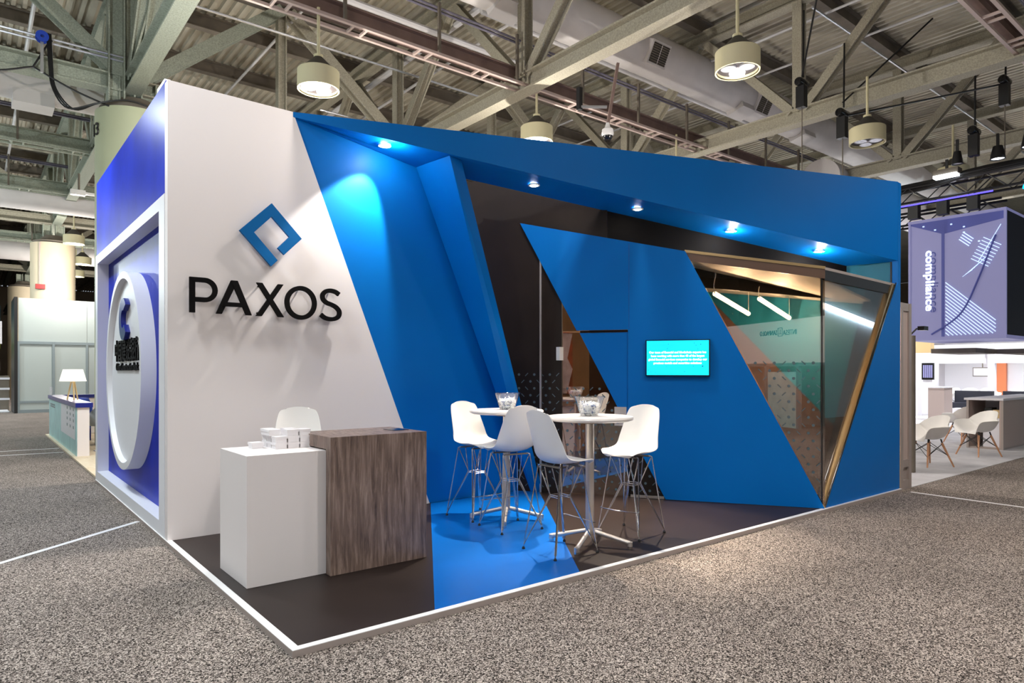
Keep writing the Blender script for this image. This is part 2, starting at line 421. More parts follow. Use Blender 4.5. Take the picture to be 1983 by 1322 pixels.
# ducts
r = empty('air_duct', cs(13, 9.18, 8.18), 'large white round duct crossing above the blue header at top right', 'duct')
dm = MB(); a = cs(3.0, 9.18, 8.18); b = cs(40, 9.18, 8.18); R = .52
n = 260; vs = []; fs = []; m = 28
for i in range(n+1):
    rr = R*(1+(.012 if i % 2 else -.004)); c = a.lerp(b, i/n)
    vs += [c+V((0, rr*math.cos(2*PI*j/m), rr*math.sin(2*PI*j/m))) for j in range(m)]
for i in range(n):
    for j in range(m): fs.append((i*m+j, i*m+(j+1) % m, (i+1)*m+(j+1) % m, (i+1)*m+j))
dm.add(vs, fs); dm.build('duct_shell', 'duct', r, smooth=True)
def grille(xc, ang, par):
    c = cs(xc, 9.18, 8.18); nrm = V((0, -math.cos(ang), -math.sin(ang))); up = V((0, -math.sin(ang), math.cos(ang))); X = V((1, 0, 0))
    o = c+nrm*.60
    g = MB(); w, h = .34, .27
    g.prism([o-nrm*.2+X*sx*w+up*sy*h for sx, sy in ((-1, -1), (1, -1), (1, 1), (-1, 1))], nrm*.2)
    gg = g.build('grille_box', 'duct', par)
    if ang > 1: return
    s = MB().mat('steel_dark'); s.prism([o+X*sx*(w-.05)+up*sy*(h-.05) for sx, sy in ((-1, -1), (1, -1), (1, 1), (-1, 1))], nrm*.012)
    s.mat('black')
    for q in range(9): s.bar(o+nrm*.018+up*(-.2+q*.05)-X*(w-.05), o+nrm*.018+up*(-.2+q*.05)+X*(w-.05), .012, .012)
    s.mat('duct').bar(o+nrm*.02-up*(h-.05), o+nrm*.02+up*(h-.05), .012, .012, (1, 0, 0))
    s.build('louvre', None, gg)
grille(10.9, .45, r); grille(7.2, 1.25, r); grille(14.4, 1.3, r); grille(14.9, .5, r); grille(17.3, 1.3, r)
r = empty('air_duct', cs(-3, 14.6, 6.62), 'white round duct below the greenish main beam at top left', 'duct')
MB().tube([cs(-22, 14.6, 6.62), cs(1.9, 14.6, 6.62)], .40, 28).build('duct_shell', 'duct', r, smooth=True)
MB().box(cs(.55, 14.35, 6.18), cs(1.15, 14.85, 6.4)).build('grille_box', 'duct', r)
for y, lab in ((22.6, 'pale round duct farther down the left aisle below a channel'), (33., 'tan round duct far down the left aisle')):
    r = empty('air_duct', cs(-3, y, 6.4), lab, 'duct')
    MB().tube([cs(-26, y, 6.35), cs(6.5, y, 6.35)], .5, 24).build('duct_shell', 'duct', r, smooth=True)
r = empty('air_duct', cs(22, 13, 6.7), 'pale round duct seen just above the right end of the header', 'duct')
MB().tube([cs(16.5, 8.2, 6.3), cs(30, 8.2, 6.3)], .62, 24).build('duct_shell', 'duct', r, smooth=True)

# pipes
def pipe(pts, rad, m, label, name='sprinkler_pipe', cat='pipe', group=None):
    o = MB().tube([cs(*p) for p in pts], rad, 8).build(name, m, smooth=True); return tag(o, label, cat, group)
pipe([(4.99, 2, 8.5), (4.99, 30, 8.5)], .035, 'pipe', 'thin white pipe running away above the white lit lamp drum')
pipe([(7.55, 4, 8.45), (7.55, 40, 8.45)], .085, 'pipe', 'thick white pipe running away left of the first big diagonal strut')
pipe([(8.3, 3, 8.4), (8.3, 30, 8.4)], .04, 'pipe', 'thin white pipe just right of the thick white pipe')
pipe([(12.8, 2, 8.4), (12.8, 30, 8.4)], .03, 'pipe', 'thin white pipe crossing behind the hanging lamp at top right')
pipe([(14.3, 1, 8.4), (14.3, 30, 8.4)], .03, 'pipe', 'thin white pipe beside the right hoists')
pipe([(10.2, 2, 8.4), (10.2, 30, 8.4)], .03, 'pipe', 'thin white pipe between the second and third roof trusses')
pipe([(-.6, 4, 8.3), (-.6, 60, 8.3)], .03, 'pipe', 'thin pale pipe running down the left aisle')
pipe([(.9, 9, 8.3), (.9, 60, 8.3)], .045, 'pipe', 'pale pipe left of the upright steel sections')
pipe([(-2.4, 9, 8.3), (-2.4, 60, 8.3)], .03, 'pipe', 'thin pale pipe at the far left')
pipe([(2.3, 12.3, 7.75), (9.6, 12.3, 7.75)], .03, 'conduit', 'bright galvanised conduit above the white wall', 'conduit', 'conduit')
pipe([(4, 11.0, 8.05), (9.5, 11.0, 8.05), (9.6, 11.0, 7.9), (26, 11.0, 7.9)], .075, 'pipe', 'white pipe with an elbow running under the large duct')
pipe([(4.6, 9.9, 8.3), (7.2, 9.9, 8.3), (7.3, 9.9, 8.1), (16, 9.9, 8.1)], .06, 'pipe', 'white cranked pipe at top centre beside the brown channel')
pipe([(6.0, 14.2, 7.3), (30, 14.2, 7.3)], .03, 'conduit', 'galvanised conduit behind the middle diagonal struts', 'conduit', 'conduit')
pipe([(12.2, 6.2, 8.3), (30, 6.2, 8.3)], .03, 'conduit', 'thin twin conduit running toward the right rig', 'conduit', 'conduit')

# ------------------------------------------------------------------ columns
def column(x, y, ztop, zw, m, label):
    r = empty('round_column', (x, y, 0), label, 'column', None)
    MB().lathe([(.73, 0), (.73, ztop)], (x, y, 0), 48).build('shaft', m, r, smooth=True)
    MB().lathe([(.66, ztop), (.66, ztop+.10), (.45, ztop+.14), (.3, ztop+.34)], (x, y, 0), 32).build('bearing', 'steel_dark', r, smooth=True)
    MB().ibeam((x-.18, y, ztop+.2), (x-.18, y, ztop+.75), .3, .3, .03, (1, 0, 0)).build('bracket', 'steel_green', r)
    MB().ibeam((x+.22, y, ztop+.2), (x+.22, y, ztop+.75), .3, .3, .03, (1, 0, 0)).build('bracket', 'steel_green', r)
    return r
c1 = column(2.66, 15.75, 6.76, 0, 'cream_green', 'pale green round column rising behind the royal blue booth wall')
a0 = math.radians(188)
def onring(x, y, rad, a, z, s):
    return V((x+rad*math.cos(a), y+rad*math.sin(a), z))
tm = text_mb('13', .36, (0, 0, 0), (1, 0, 0), (0, 0, 1), (0, .02, 0))
tm.v = [V((2.66+.735*math.cos(a0+p.x/.735)-.0, 15.75+.735*math.sin(a0+p.x/.735), 6.22+p.z)) + V((math.cos(a0), math.sin(a0), 0))*p.y for p in tm.v]
tm.build('painted_number', 'black', c1)
c2 = column(2.46, 31.4, 6.42, 0, 'cream', 'cream round column above the grey modular wall, with a red alarm lamp')
MB().tube([(2.0, 30.82, 6.4), (2.0, 30.82, 4.75)], .03, 6).build('cable', 'greige', c2)
MB().box((1.86, 30.68, 4.62), (2.16, 30.86, 4.8)).build('alarm_lamp', 'red', c2)
column(2.3, 47.2, 6.3, 0, 'cream', 'cream round column farther back, left of the one with the red alarm lamp')
column(-9.5, 52, 6.3, 0, 'cream', 'cream round column at the far left edge')

# ------------------------------------------------------------------ hanging lamps
def lamp_proto(lit, name_label, loc):
    r = empty('pendant_lamp', loc, name_label, 'lamp', 'drum lamps hanging from the roof')
    # base of the drum is z = 0
    MB().lathe([(.31, 0), (.335, 0), (.335, .30), (.325, .31), (.30, .31), (.305, .02)], n=40).build('drum', 'lamp_cream', r, smooth=True, local=True)
    MB().lathe([(.0, .055), (.305, .055), (.305, .065), (.0, .065)], n=32).build('inner_plate', 'lamp_inside', r, local=True)
    MB().lathe([(.30, .30), (.07, .53), (.0, .53)], n=32).build('cone', 'lamp_cone', r, smooth=True, local=True)
    MB().lathe([(.075, .53), (.075, .57), (.03, .59)], n=20).build('collar', 'lamp_cream', r, smooth=True, local=True)
    MB().lathe([(.026, .58), (.026, 1.35)], n=12).build('stem', 'lamp_cream', r, smooth=True, local=True)
    for j in range(3):
        a = 2*PI*j/3+.6; on = lit > j
        MB().lathe([(.0, .035), (.07, .012), (.115, .022), (.12, .05), (.0, .052)], (.155*math.cos(a), .155*math.sin(a), 0), 24).build('reflector', 'bulb_on' if on else 'bulb_off', r, smooth=True, local=True)
    MB().lathe([(.0, .03), (.035, .035), (.04, .055)], n=16).build('hub', 'white', r, smooth=True, local=True)
    return r
def lampdata(name, kind, energy, color, **kw):
    d = bpy.data.lights.new(name, kind); d.energy = energy; d.color = color
    for k_, v_ in kw.items(): setattr(d, k_, v_)
    return d
HL = lampdata('hall_lamp_light', 'SPOT', 400., (1., .93, .87), spot_size=math.radians(128), spot_blend=.45, shadow_soft_size=.16)
HC = lampdata('hall_lamp_light_cool', 'SPOT', 400., (.80, .92, 1.), spot_size=math.radians(128), spot_blend=.45, shadow_soft_size=.16)
GL = lampdata('hall_fill', 'POINT', 300., (1., .93, .85), shadow_soft_size=.03, specular_factor=.1)  # extra point light under each drum, added to brighten the roof
HF = lampdata('lounge_fill_light', 'SPOT', 2000., (.95, .96, 1.), spot_size=math.radians(128), spot_blend=.45, shadow_soft_size=.16)  # stronger beam added to whiten the far lounge
GR = lampdata('right_fill', 'POINT', 95., (1., .93, .85), shadow_soft_size=.03, specular_factor=.1)
GN = lampdata('front_fill', 'POINT', 85., (1., .93, .87), shadow_soft_size=.03, specular_factor=.1)
GC = lampdata('hall_fill_cool', 'POINT', 300., (.84, .95, .97), shadow_soft_size=.03, specular_factor=.1)
def lamp_light(loc, data=None):
    cool = V(loc).x < -.1 or V(loc).x > 20
    l = V(loc); far = l.x > 20
    o = bpy.data.objects.new('lamp_light', HF if far else HC if cool else HL); COL.objects.link(o); o.location = l+V((0, 0, -.02))
    o = bpy.data.objects.new('lamp_fill', GR if 9.5 < l.x < 25 and l.y > 7 else (GC if cool else GL) if l.y > 7 else GN); COL.objects.link(o); o.location = l+V((0, 0, -.95)); return o  # second object is the added fill, hung below the drum
L3 = lamp_proto(3, 'cream drum lamp with three lit reflectors above the white wall', cs(3.68, 8.76, 5.34)); lamp_light(L3.location)
L1 = lamp_proto(1, 'cream drum lamp with one of its three reflectors lit, in front of the white duct', cs(7.65, 4.87, 5.35)); lamp_light(L1.location)
L0 = lamp_proto(0, 'cream drum lamp with unlit reflectors hanging beyond the second truss beam', cs(11.7, 5.0, 5.33))
spots = [((7.62, 8.76, 5.48), L3, 'cream drum lamp peeking over the middle of the blue header', True),
         ((15.4, 4.92, 5.35), L0, 'cream drum lamp half hidden behind the black lighting rig', False),
         ((3.1, 28.4, 5.35), L3, 'small lit drum lamp just right of the cream column, upper one', True),
         ((3.3, 32.2, 5.35), L3, 'small lit drum lamp right of the cream column, middle one', True),
         ((3.3, 36.6, 5.35), L3, 'tiny lit drum lamp touching the right edge of the cream column, lowest one', True)]
for p, src, lab, on in spots:
    dup(src, cs(*p), 0, lab)
    if on: lamp_light(cs(*p))
# the same lamps go on over the aisles behind the camera and over the stand, plus lamps added to brighten grey wall and lounge
for p in ((3.7, 4.6, 5.35), (3.7, .4, 5.35), (7.6, .4, 5.35), (-.2, .4, 5.35), (-.2, 8.76, 5.35), (-.2, 4.6, 5.35), (-4.1, 4.6, 5.35), (-4.1, .4, 5.35), 
          (-.2, -3.8, 5.35), (3.7, -3.8, 5.35), (-2.6, 16.2, 5.35), (-2.6, 20.5, 5.35), (-2.6, 27, 5.35), (11.5, 8.76, 5.35), (5.2, 17, 5.35), (11.5, 14, 5.35), (18.5, 9, 5.35), (22, 5, 5.35), (2.4, 24.0, 5.35), (-1.5, 24.2, 5.35), (26, 9, 5.35), (27.5, 13, 5.35), (27, 5, 5.35)):
    c = dup(L3, cs(*p), 0, 'extra cream drum lamp with three lit reflectors hanging outside the picture', 'drum lamps outside the picture'); lamp_light(c.location)

# ------------------------------------------------------------------ the stand: platform
Z0 = .037
XL, YF, XR, YW, YB = 1.31, 3.455, 9.07, 6.384, 10.66
r = empty('booth_platform', (XL, YF, 0), 'low dark platform with a bright blue stripe and white aluminium edging', 'platform')
MB().box((XL+.04, YF+.04, .004), (XR-.02, YB, Z0-.002)).build('dark_panel', 'dark_vinyl', r)
BS = [(2.213, YF+.042), (3.46, YF+.042), (5.40, 6.16), (5.30, YW), (3.985, YW)]
MB().prism([(x, y, Z0-.002) for x, y in BS], (0, 0, .002)).build('blue_stripe', 'blue_floor', r)
MB().mat('edge_side').box((XL, YF, 0), (XR, YF+.045, Z0-.002)).mat('white_gloss').box((XL, YF-.001, Z0-.002), (XR, YF+.045, Z0+.002)).build('front_edging', None, r)
MB().mat('edge_side').box((XL, YF+.045, 0), (XL+.045, YB, Z0-.002)).mat('white_gloss').box((XL-.001, YF+.045, Z0-.002), (XL+.045, YB, Z0+.002)).build('side_edging', None, r)

# white wall with slanted right edge
o = MB().prism([(XL+.01, YW, Z0), (3.973, YW, Z0), (2.425, YW, 4.02), (XL+.01, YW, 4.03)], (0, .10, 0)).build('sign_wall', 'white')
tag(o, 'tall white booth wall with a slanted right edge behind the dark letters', 'wall panel', None, 'thing')
# blue back panel
o = MB().prism([(3.965, YW+.012, Z0), (5.47, YW+.012, Z0), (3.86, YW+.012, 3.79), (2.52, YW+.012, 3.97), (2.43, YW+.012, 3.99)], (0, .08, 0)).build('blue_wall', 'blue')
tag(o, 'slanted blue wall panel right of the white wall, under the first downlight', 'wall panel', None, 'thing')
# leaning fin
A = V((3.80, YW, 3.75)); B = V((5.46, YW, Z0)); C_ = V((3.845, 5.79, 3.735)); D = V((5.30, 6.20, Z0)); E_ = V((4.00, 5.80, 3.715)); G = V((5.43, 6.13, Z0)); H_ = V((4.30, 6.6, 3.66)); I_ = V((5.62, 6.55, Z0))
f = MB(); f.add([A, B, C_, D, E_, G, H_, I_], [(0, 1, 3, 2), (2, 3, 5, 4), (4, 5, 7, 6), (0, 2, 4, 6), (1, 7, 5, 3), (0, 6, 7, 1)])
o = f.build('leaning_fin', 'blue'); tag(o, 'blue leaning fin standing between the blue wall panel and the dark glossy wall', 'wall panel', None, 'thing')

# header
FA = V((2.425, YW, 0)); FB = V((9.017, 3.485, 0))
def zb(x): return 3.969-.164*(x-2.441)
def zt(x): return 4.02-(x-2.425)*.0215
r = empty('header_fascia', (5.7, 4.9, zb(9.0)), 'long blue tapering header board across the front of the booth', 'header')
fd = (FB-FA).normalized(); fn = V((-fd.y, fd.x, 0))
ln = (FB-FA).length
def fp(s, z): return V((FA.x+fd.x*s, FA.y+fd.y*s, z))
MB().prism([fp(0, 4.02), fp(0, zb(2.425)), fp(ln, zb(9.017)), fp(ln, zt(9.017))], fn*.08).build('fascia_board', 'blue', r)
so = [fp(.02, zb(2.43)), fp(ln, zb(9.017))]
b1 = V((8.98, 4.10, 2.897)); b0 = V((4.30, 6.17, 3.665)); bA = V((3.80, YW, 3.747)); bz = V((2.52, YW, 3.955))
MB().prism([so[0]+fn*.08, so[1]+fn*.08, b1, b0, bA, bz], (0, 0, .05)).build('soffit', 'blue', r)

# recessed downlights along the soffit
DL = [((3.30, 6.17), 'downlight nearest the white wall'), ((4.85, 5.62), 'downlight above the leaning fin, second from the white wall'), ((5.99, 5.11), 'downlight in the middle of the soffit'), ((7.12, 4.62), 'downlight fourth along the soffit, above the hanging tubes'), ((8.26, 4.11), 'downlight nearest the right end of the soffit')]
for (x, y), lab in DL:
    z = zb(x)
    r = empty('downlight', (x, y, z), 'small round lit '+lab, 'downlight', 'downlights in the soffit')
    MB().lathe([(.045, -.012), (.065, -.012), (.065, .0), (.045, .0), (.045, -.012)], n=24).build('trim_ring', 'white_gloss', r, local=True, smooth=True)
    MB().lathe([(.0, -.02), (.03, -.018), (.043, -.006), (.0, -.004)], n=20).build('bulb', 'spot_on', r, local=True, smooth=True)
def spot(loc, target, energy, size, blend, color, rad=.03):
    d = lampdata('downlight_beam', 'SPOT', energy, color, spot_size=math.radians(size), spot_blend=blend, shadow_soft_size=rad)
    o = bpy.data.objects.new('downlight_beam', d); COL.objects.link(o); o.location = loc
    o.rotation_euler = (V(target)-V(loc)).to_track_quat('-Z', 'Y').to_euler(); return o
WC = (1., .90, .78)
spot((3.30, 6.14, 3.77), (2.98, 6.39, 2.9), 230, 62, .35, (1., .95, .88))
spot((4.85, 5.60, 3.52), (4.3, 4.75, 0), 700, 56, .6, (1., .84, .66))
spot((5.99, 5.09, 3.33), (4.95, 4.25, 0), 650, 54, .6, (1., .84, .66))
spot((7.12, 4.60, 3.13), (6.55, 4.15, 2.2), 45, 80, .7, (1., .95, .88))
spot((8.26, 4.09, 2.95), (8.2, 3.9, 0), 60, 70, .7, (1., .95, .88))
for x, y, e in ((7.12, 4.60, 6.), (8.26, 4.09, 8.), (3.30, 6.04, 11.)):
    d = lampdata('downlight_spill', 'POINT', e, (1., .95, .88), shadow_soft_size=.03); o = bpy.data.objects.new('downlight_spill', d); COL.objects.link(o); o.location = (x, y, zb(x)-.07)

# ------------------------------------------------------------------ angled front of the meeting room
WA = V((5.387, 6.157, 0)); WD = V((.544, -.839, 0)).normalized(); WN = V((WD.y, -WD.x, 0)).normalized()   # WN looks at the camera
def w(t, z, out=0.): return WA+WD*t+V((0, 0, z))+WN*out
TR = 3.19
o = MB().prism([w(-1.3, Z0), w(.03, Z0), w(.03, 3.9), w(-1.3, 3.9)], -WN*.05).build('dark_wall', 'laminate'); tag(o, 'dark brown glossy wall strip between the leaning fin and the pale trim', 'wall panel', None, 'thing')
r = empty('dark_wall', w(.6, Z0), 'dark brown glossy front with dotted pattern, around the glass door', 'wall panel')
MB().prism([w(.03, Z0), w(.29, Z0), w(.29, 3.9), (w(.03, 3.9))], -WN*.05).build('side_panel', 'laminate', r)
MB().prism([w(.29, 2.42), w(.84, 2.42), w(.84, 3.9), w(.29, 3.9)], -WN*.05).build('upper_panel', 'laminate', r)
ba = V((5.85, 5.48, 0)); bb = V((8.98, 4.10, 0))
MB().prism([ba+V((0, 0, 2.6)), bb+V((0, 0, 2.45)), bb+V((0, 0, 2.91)), ba+V((0, 0, 3.45))], fn*.04).build('upper_panel', 'matt_black', r)
MB().bar(w(.03, Z0, .01), w(.03, 2.9, .01), .022, .03, WN).build('pale_trim', 'alu', r)
# pattern on the lower dark parts and the glass
def confetti(poly_ok, z0, z1, t0, t1, out, n1):
    mb = MB(); g = .098
    i = 0; z = z0
    while z < z1:
        j = 0; t = t0+(g/2 if i % 2 else 0)
        while t < t1:
            if poly_ok(t, z):
                c = w(t, z, out)
                if (i+j) % 2 == 0: mb.add([c+(WD*math.cos(2*PI*q/10)+V((0, 0, 1))*math.sin(2*PI*q/10))*.016 for q in range(10)], [tuple(range(10))])
                else:
                    a = ((i*3+j*5) % 4)*PI/4; d1 = WD*math.cos(a)+V((0, 0, 1))*math.sin(a); d2 = d1.cross(WN)
                    mb.add([c+d1*.026*sx+d2*.005*sy for sx, sy in ((-1, -1), (1, -1), (1, 1), (-1, 1))], [(0, 1, 2, 3)])
            t += g; j += 1
        z += g*.86; i += 1
    return mb
def left_edge(z): return -.23+(3.325-z)/(3.325-.04)*(1.52+.23)
confetti(lambda t, z: True, .12, 1.55, -.25, .27, .004, 0).build('dotted_pattern', 'decal', r, kind='stuff')
# glass door
r = empty('glass_door', w(.29, Z0), 'tinted glass door left of the wall screen, right part covered with blue', 'door')
gp = [w(.30, .05), w(1.09, .05), w(1.09, 1.97), w(.30, 1.97)]
MB().prism(gp, -WN*.012).build('glass', 'glass', r)
tl, bl = [(t, z) for t, z in ((.0, 0), (0, 0))], 0
zc = lambda t: 3.325-(t+.23)/1.75*3.285          # left edge of the blue wedge: z for a given t
MB().prism([w(.51, 1.965, .004), w(1.085, 1.965, .004), w(1.085, zc(1.085), .004)], WN*.006).build('blue_film', 'blue', r)
MB().box(tuple(w(.27, 1.70, .02)-V((.03, .03, .06))), tuple(w(.27, 1.70, .02)+V((.03, .03, .10)))).build('lock_case', 'white_plastic', r)
lp = w(.98, .93, .006)
MB().prism([w(.93, .87, .005), w(1.07, .87, .005), w(1.07, 1.09, .005), w(.93, 1.09, .005)], WN*.012).build('handle_plate', 'alu', r)
MB().bar(w(.97, .9, .03), w(.97, 1.0, .03), .02, .03).build('handle', 'chrome', r)
confetti(lambda t, z: z < zc(t)-.05, .12, 1.35, .36, 1.06, .004, 0).build('dotted_pattern', 'decal', r, kind='stuff')
MB().bar(w(.52, 1.98, .01), w(1.1, 1.98, .01), .02, .02).build('head_trim', 'black_gloss', r)
MB().bar(w(1.1, .05, .01), w(1.1, 1.98, .01), .014, .02).build('edge_trim', 'black_gloss', r)
MB().prism([w(.30, 1.99), w(.50, 1.99), w(.30, zc(.30)-.01)], -WN*.012).build('transom_glass', 'glass', r)
o = MB().prism([w(1.09, .045, -.02), w(1.6, .045, -.02), w(1.1, .95, -.02)], -WN*.02).build('dark_plinth', 'laminate'); tag(o, 'dark triangular panel at the foot of the blue wedge wall, right of the glass door', 'wall panel', None, 'thing')
confetti(lambda t, z: z < zc(t)-.06, .12, 1.0, 1.14, 1.5, -.016, 0).build('dotted_pattern', 'decal', o, kind='stuff')
o = MB().bar(w(1.12, .055, .01), w(1.5, .055, .01), .02, .03).build('threshold_trim', 'alu'); tag(o, 'short satin metal threshold strip on the floor right of the glass door', 'trim strip', None, 'thing')
# blue wedge
r = empty('wedge_wall', w(1.6, Z0), 'bright blue triangular wedge wall carrying the screen', 'wall panel')
MB().prism([w(-.23, 3.325), w(1.737, 2.872), w(3.185, .04), w(1.52, .04), w(1.09, zc(1.09)), w(1.09, 1.995), w(.478, 1.995)], WN*.03).build('board', 'blue', r)
MB().bar(w(1.102, 2.0, .031), w(1.102, 3.0, .031), .003, .002, WN).build('joint', 'navy', r)
# glass panes
r = empty('window_pane', w(2.6, Z0), 'large tinted glass pane right of the blue wedge, mirroring the hall', 'window')
MB().prism([w(1.75, 2.87, -.01), w(TR, 2.61, -.01), w(TR, .05, -.01)], -WN*.012).build('glass', 'glass', r)
MB().prism([w(1.74, 2.87, .0), w(TR, 2.61, .0), w(TR, 2.50, .0), w(1.80, 2.76, .0)], WN*.012).build('top_band', 'film', r)
MB().bar(w(1.73, 2.875, .01), w(TR, 2.615, .01), .03, .02, WN).build('top_rail', 'brass', r)
zr = lambda t: 2.872-(t-1.737)/(3.185-1.737)*2.832
confetti(lambda t, z: z > zr(t)+.08, .25, 1.65, 1.9, 3.15, .0, 0).build('dotted_pattern', 'decal', r, kind='stuff')
YR = 3.485
r = empty('window_pane', (7.8, YR, Z0), 'narrow triangular tinted glass pane between the glass corner and the bronze post', 'window')
MB().prism([(7.125, YR+.03, 2.61), (8.90, YR+.03, 2.53), (7.15, YR+.03, .05)], (0, .012, 0)).build('glass', 'glass', r)
MB().bar((7.125, YR+.02, 2.615), (8.95, YR+.02, 2.585), .03, .02, (0, 1, 0)).build('top_rail', 'alu_frame', r)
MB().prism([(7.125, YR+.012, 2.60), (8.93, YR+.012, 2.57), (8.88, YR+.012, 2.46), (7.125, YR+.012, 2.49)], (0, .015, 0)).build('top_band', 'black', r)
MB().bar((7.12, YR+.03, .05), (7.12, YR+.03, 2.6), .014, .02, (0, 1, 0)).build('corner_joint', 'black_gloss', r)
# right wall with the slanted post
pts = [(7.15, YR, Z0), (9.06, YR, Z0), (9.11, YR, 3.87), (9.02, YR, 3.875), (9.02, YR, 2.60), (8.965, YR, 2.58)]
o = MB().prism(pts, (0, .07, 0)).build('right_wall', 'blue'); tag(o, 'blue front wall at the right end of the booth beside the slanted bronze post', 'wall panel', None, 'thing')
r = empty('slanted_post', (7.15, YR, Z0), 'slanted bronze and black metal post along the right glass edge', 'post')
pa, pb = V((7.135, YR-.005, Z0+.005)), V((8.945, YR-.005, 2.585))
pd = (pb-pa).normalized(); pn = V((-pd.z, 0, pd.x))
MB().prism([pa, pb, pb-V((.11, 0, 0)), pa-V((.01, 0, 0))], (0, .05, 0)).build('bronze_face', 'brass', r)
MB().bar(pa+pn*.035+V((.01, -.008, .02)), pb+pn*.035+V((.01, -.008, 0)), .012, .008, (0, 1, 0)).build('black_groove', 'black_gloss', r)
MB().prism([pa+V((0, .05, 0)), pb+V((0, .05, 0)), pb+V((0, .35, 0)), pa+V((0, .12, 0))], -pn*.01).build('black_reveal', 'black_gloss', r)
# meeting room inside
o = MB().prism([(9.08, 3.6, Z0), (9.08, YB, Z0), (9.08, YB, 2.95), (9.08, 3.6, 2.95)], (.03, 0, 0)).build('room_wall', 'film'); tag(o, 'brown inner wall of the meeting room behind the tinted glass', 'wall panel', None, 'thing')
MB().prism([(9.078, 3.6, .1), (9.078, 6.55, 2.93), (9.078, 3.6, 2.93)], (-.004, 0, 0)).build('blue_area', 'teal', o)
def rc(p):
    t_ = (V(p)-WA).dot(WD); return V((p[0], p[1], 2.80-.19*(t_-1.7)))
o = MB().prism([rc(w(1.2, 0, -.06)), rc(w(3.1, 0, -.06)), rc((9.06, 3.75, 0)), rc((9.06, 9.0, 0)), rc((6.0, 9.0, 0))], (0, 0, .03)).build('room_ceiling', 'ceiling_white'); tag(o, 'pale ceiling of the meeting room above the hanging tubes', 'ceiling panel', None, 'thing')
o = MB().box((4.6, 8.9, Z0), (9.05, 8.95, 2.78)).build('room_wall', 'room_brown'); tag(o, 'brown back wall of the meeting room seen through the glass door', 'wall panel', None, 'thing')
r = empty('wall_poster', (5.4, 8.88, 1.0), 'red and pale picture panel seen through the glass door', 'poster')
MB().box((7.5, 8.84, 1.1), (8.56, 8.88, 2.22)).build('panel', 'poster', r)
MB().prism([(8.25, 8.835, 1.1), (8.40, 8.835, 1.1), (8.55, 8.835, 1.55), (8.42, 8.835, 1.75), (8.55, 8.835, 2.2), (8.25, 8.835, 2.2), (8.30, 8.835, 1.9), (8.22, 8.835, 1.5)], (0, -.004, 0)).build('pale_figure', 'poster_pale', r)
for (p, q, lab) in (((7.17, 4.88, 2.47), (8.31, 5.12, 2.30), 'lit tube lamp hanging nearer the blue wedge, seen through glass'), ((7.78, 4.64, 2.43), (8.84, 4.82, 2.25), 'lit tube lamp hanging nearer the glass corner, seen through glass')):
    p = V(p); q = V(q)
    o = bpy.data.objects.new('tube_glow', lampdata('tube_glow', 'POINT', 110., (1., .80, .55), shadow_soft_size=.004, specular_factor=0.)); COL.objects.link(o); o.location = p.lerp(q, .5)+V((0, 0, -.12))  # extra point light below the tube, added to brighten the room
    r = empty('tube_lamp', p, lab, 'lamp', 'tube lamps in the meeting room')
    MB().tube([p, q], .028, 12).build('tube', 'tube_on', r, smooth=True)
    MB().tube(spline([p, p+V((-.02, 0, .1)), p+V((.012, 0, .22)), rc(p)], 5), .008, 6).build('cord', 'white_plastic', r)
    MB().tube([q, rc(q)], .003, 5).build('wire', 'alu', r)

# screen
r = empty('wall_screen', w(1.655, 1.452, .03), 'wall screen showing white text on bright cyan', 'screen')
MB().prism([w(1.30, 1.452, .03), w(2.01, 1.452, .03), w(2.01, 1.866, .03), w(1.30, 1.866, .03)], WN*.05).build('casing', 'black_gloss', r)
scr = MB().prism([w(1.312, 1.464, .08), w(1.998, 1.464, .08), w(1.998, 1.856, .08), w(1.312, 1.856, .08)], WN*.002).build('display', 'screen', r)
for i, (s, wd) in enumerate((('Our team of financial and blockchain experts has', .63), ('been working with more than 40 of the largest', .59), ('global financial services companies to develop our', .65), ('precious metals and securities solutions', .53))):
    text_mb(s, .033, w(1.655, 1.712-i*.0405, .082), WD, (0, 0, 1), WN*.001, width=wd, bold=.0016).build('text_line', 'screen_text', scr)
dt = MB()
for t, z, q in ((1.555, 1.815, .004), (1.545, 1.765, .004), (1.84, 1.825, .004), (1.91, 1.81, .005), (1.86, 1.80, .004), (1.88, 1.758, .004), (1.93, 1.565, .007), (1.83, 1.565, .004), (1.535, 1.56, .003), (1.735, 1.503, .004), (1.33, 1.522, .004), (1.36, 1.50, .003), (1.41, 1.498, .003), (1.72, 1.70, .004)):
    dt.add([w(t, z, .0825)+(WD*math.cos(2*PI*k_/8)+V((0, 0, 1))*math.sin(2*PI*k_/8))*q for k_ in range(8)], [tuple(range(8))])
dt.build('speckles', 'screen_dot', scr)

# ------------------------------------------------------------------ emblem and letters on the white wall
YS = YW-.07; UX = (1, 0, 0); UZ = (0, 0, 1); EX = (0, .03, 0)
def pegs(mb, pts):
    for x, z in pts: mb.tube([(x, YS+.02, z), (x, YW+.002, z)], .008, 6)
lg = [(2.191, 2.492), (1.903, 2.794), (2.196, 3.085), (2.485, 2.786), (2.313, 2.613), (2.252, 2.671), (2.363, 2.789), (2.195, 2.959), (2.032, 2.791), (2.252, 2.554)]
mb = MB().prism([(x, YS, z) for x, z in lg], EX); pegs(mb, [(2.0, 2.79), (2.19, 3.02), (2.42, 2.786), (2.19, 2.55)])
o = mb.build('emblem_sign', 'logo_blue'); tag(o, 'blue open diamond emblem standing off the white wall above the letters', 'sign')
r = empty('letter_sign', (2.19, YS, 2.02), 'row of five large black cut-out letters standing off the white wall', 'sign')
def arc(cx, cz, rx, rz, a0, a1, n=14): return [(cx+rx*math.cos(math.radians(a0+(a1-a0)*i/n)), cz+rz*math.sin(math.radians(a0+(a1-a0)*i/n))) for i in range(n+1)]
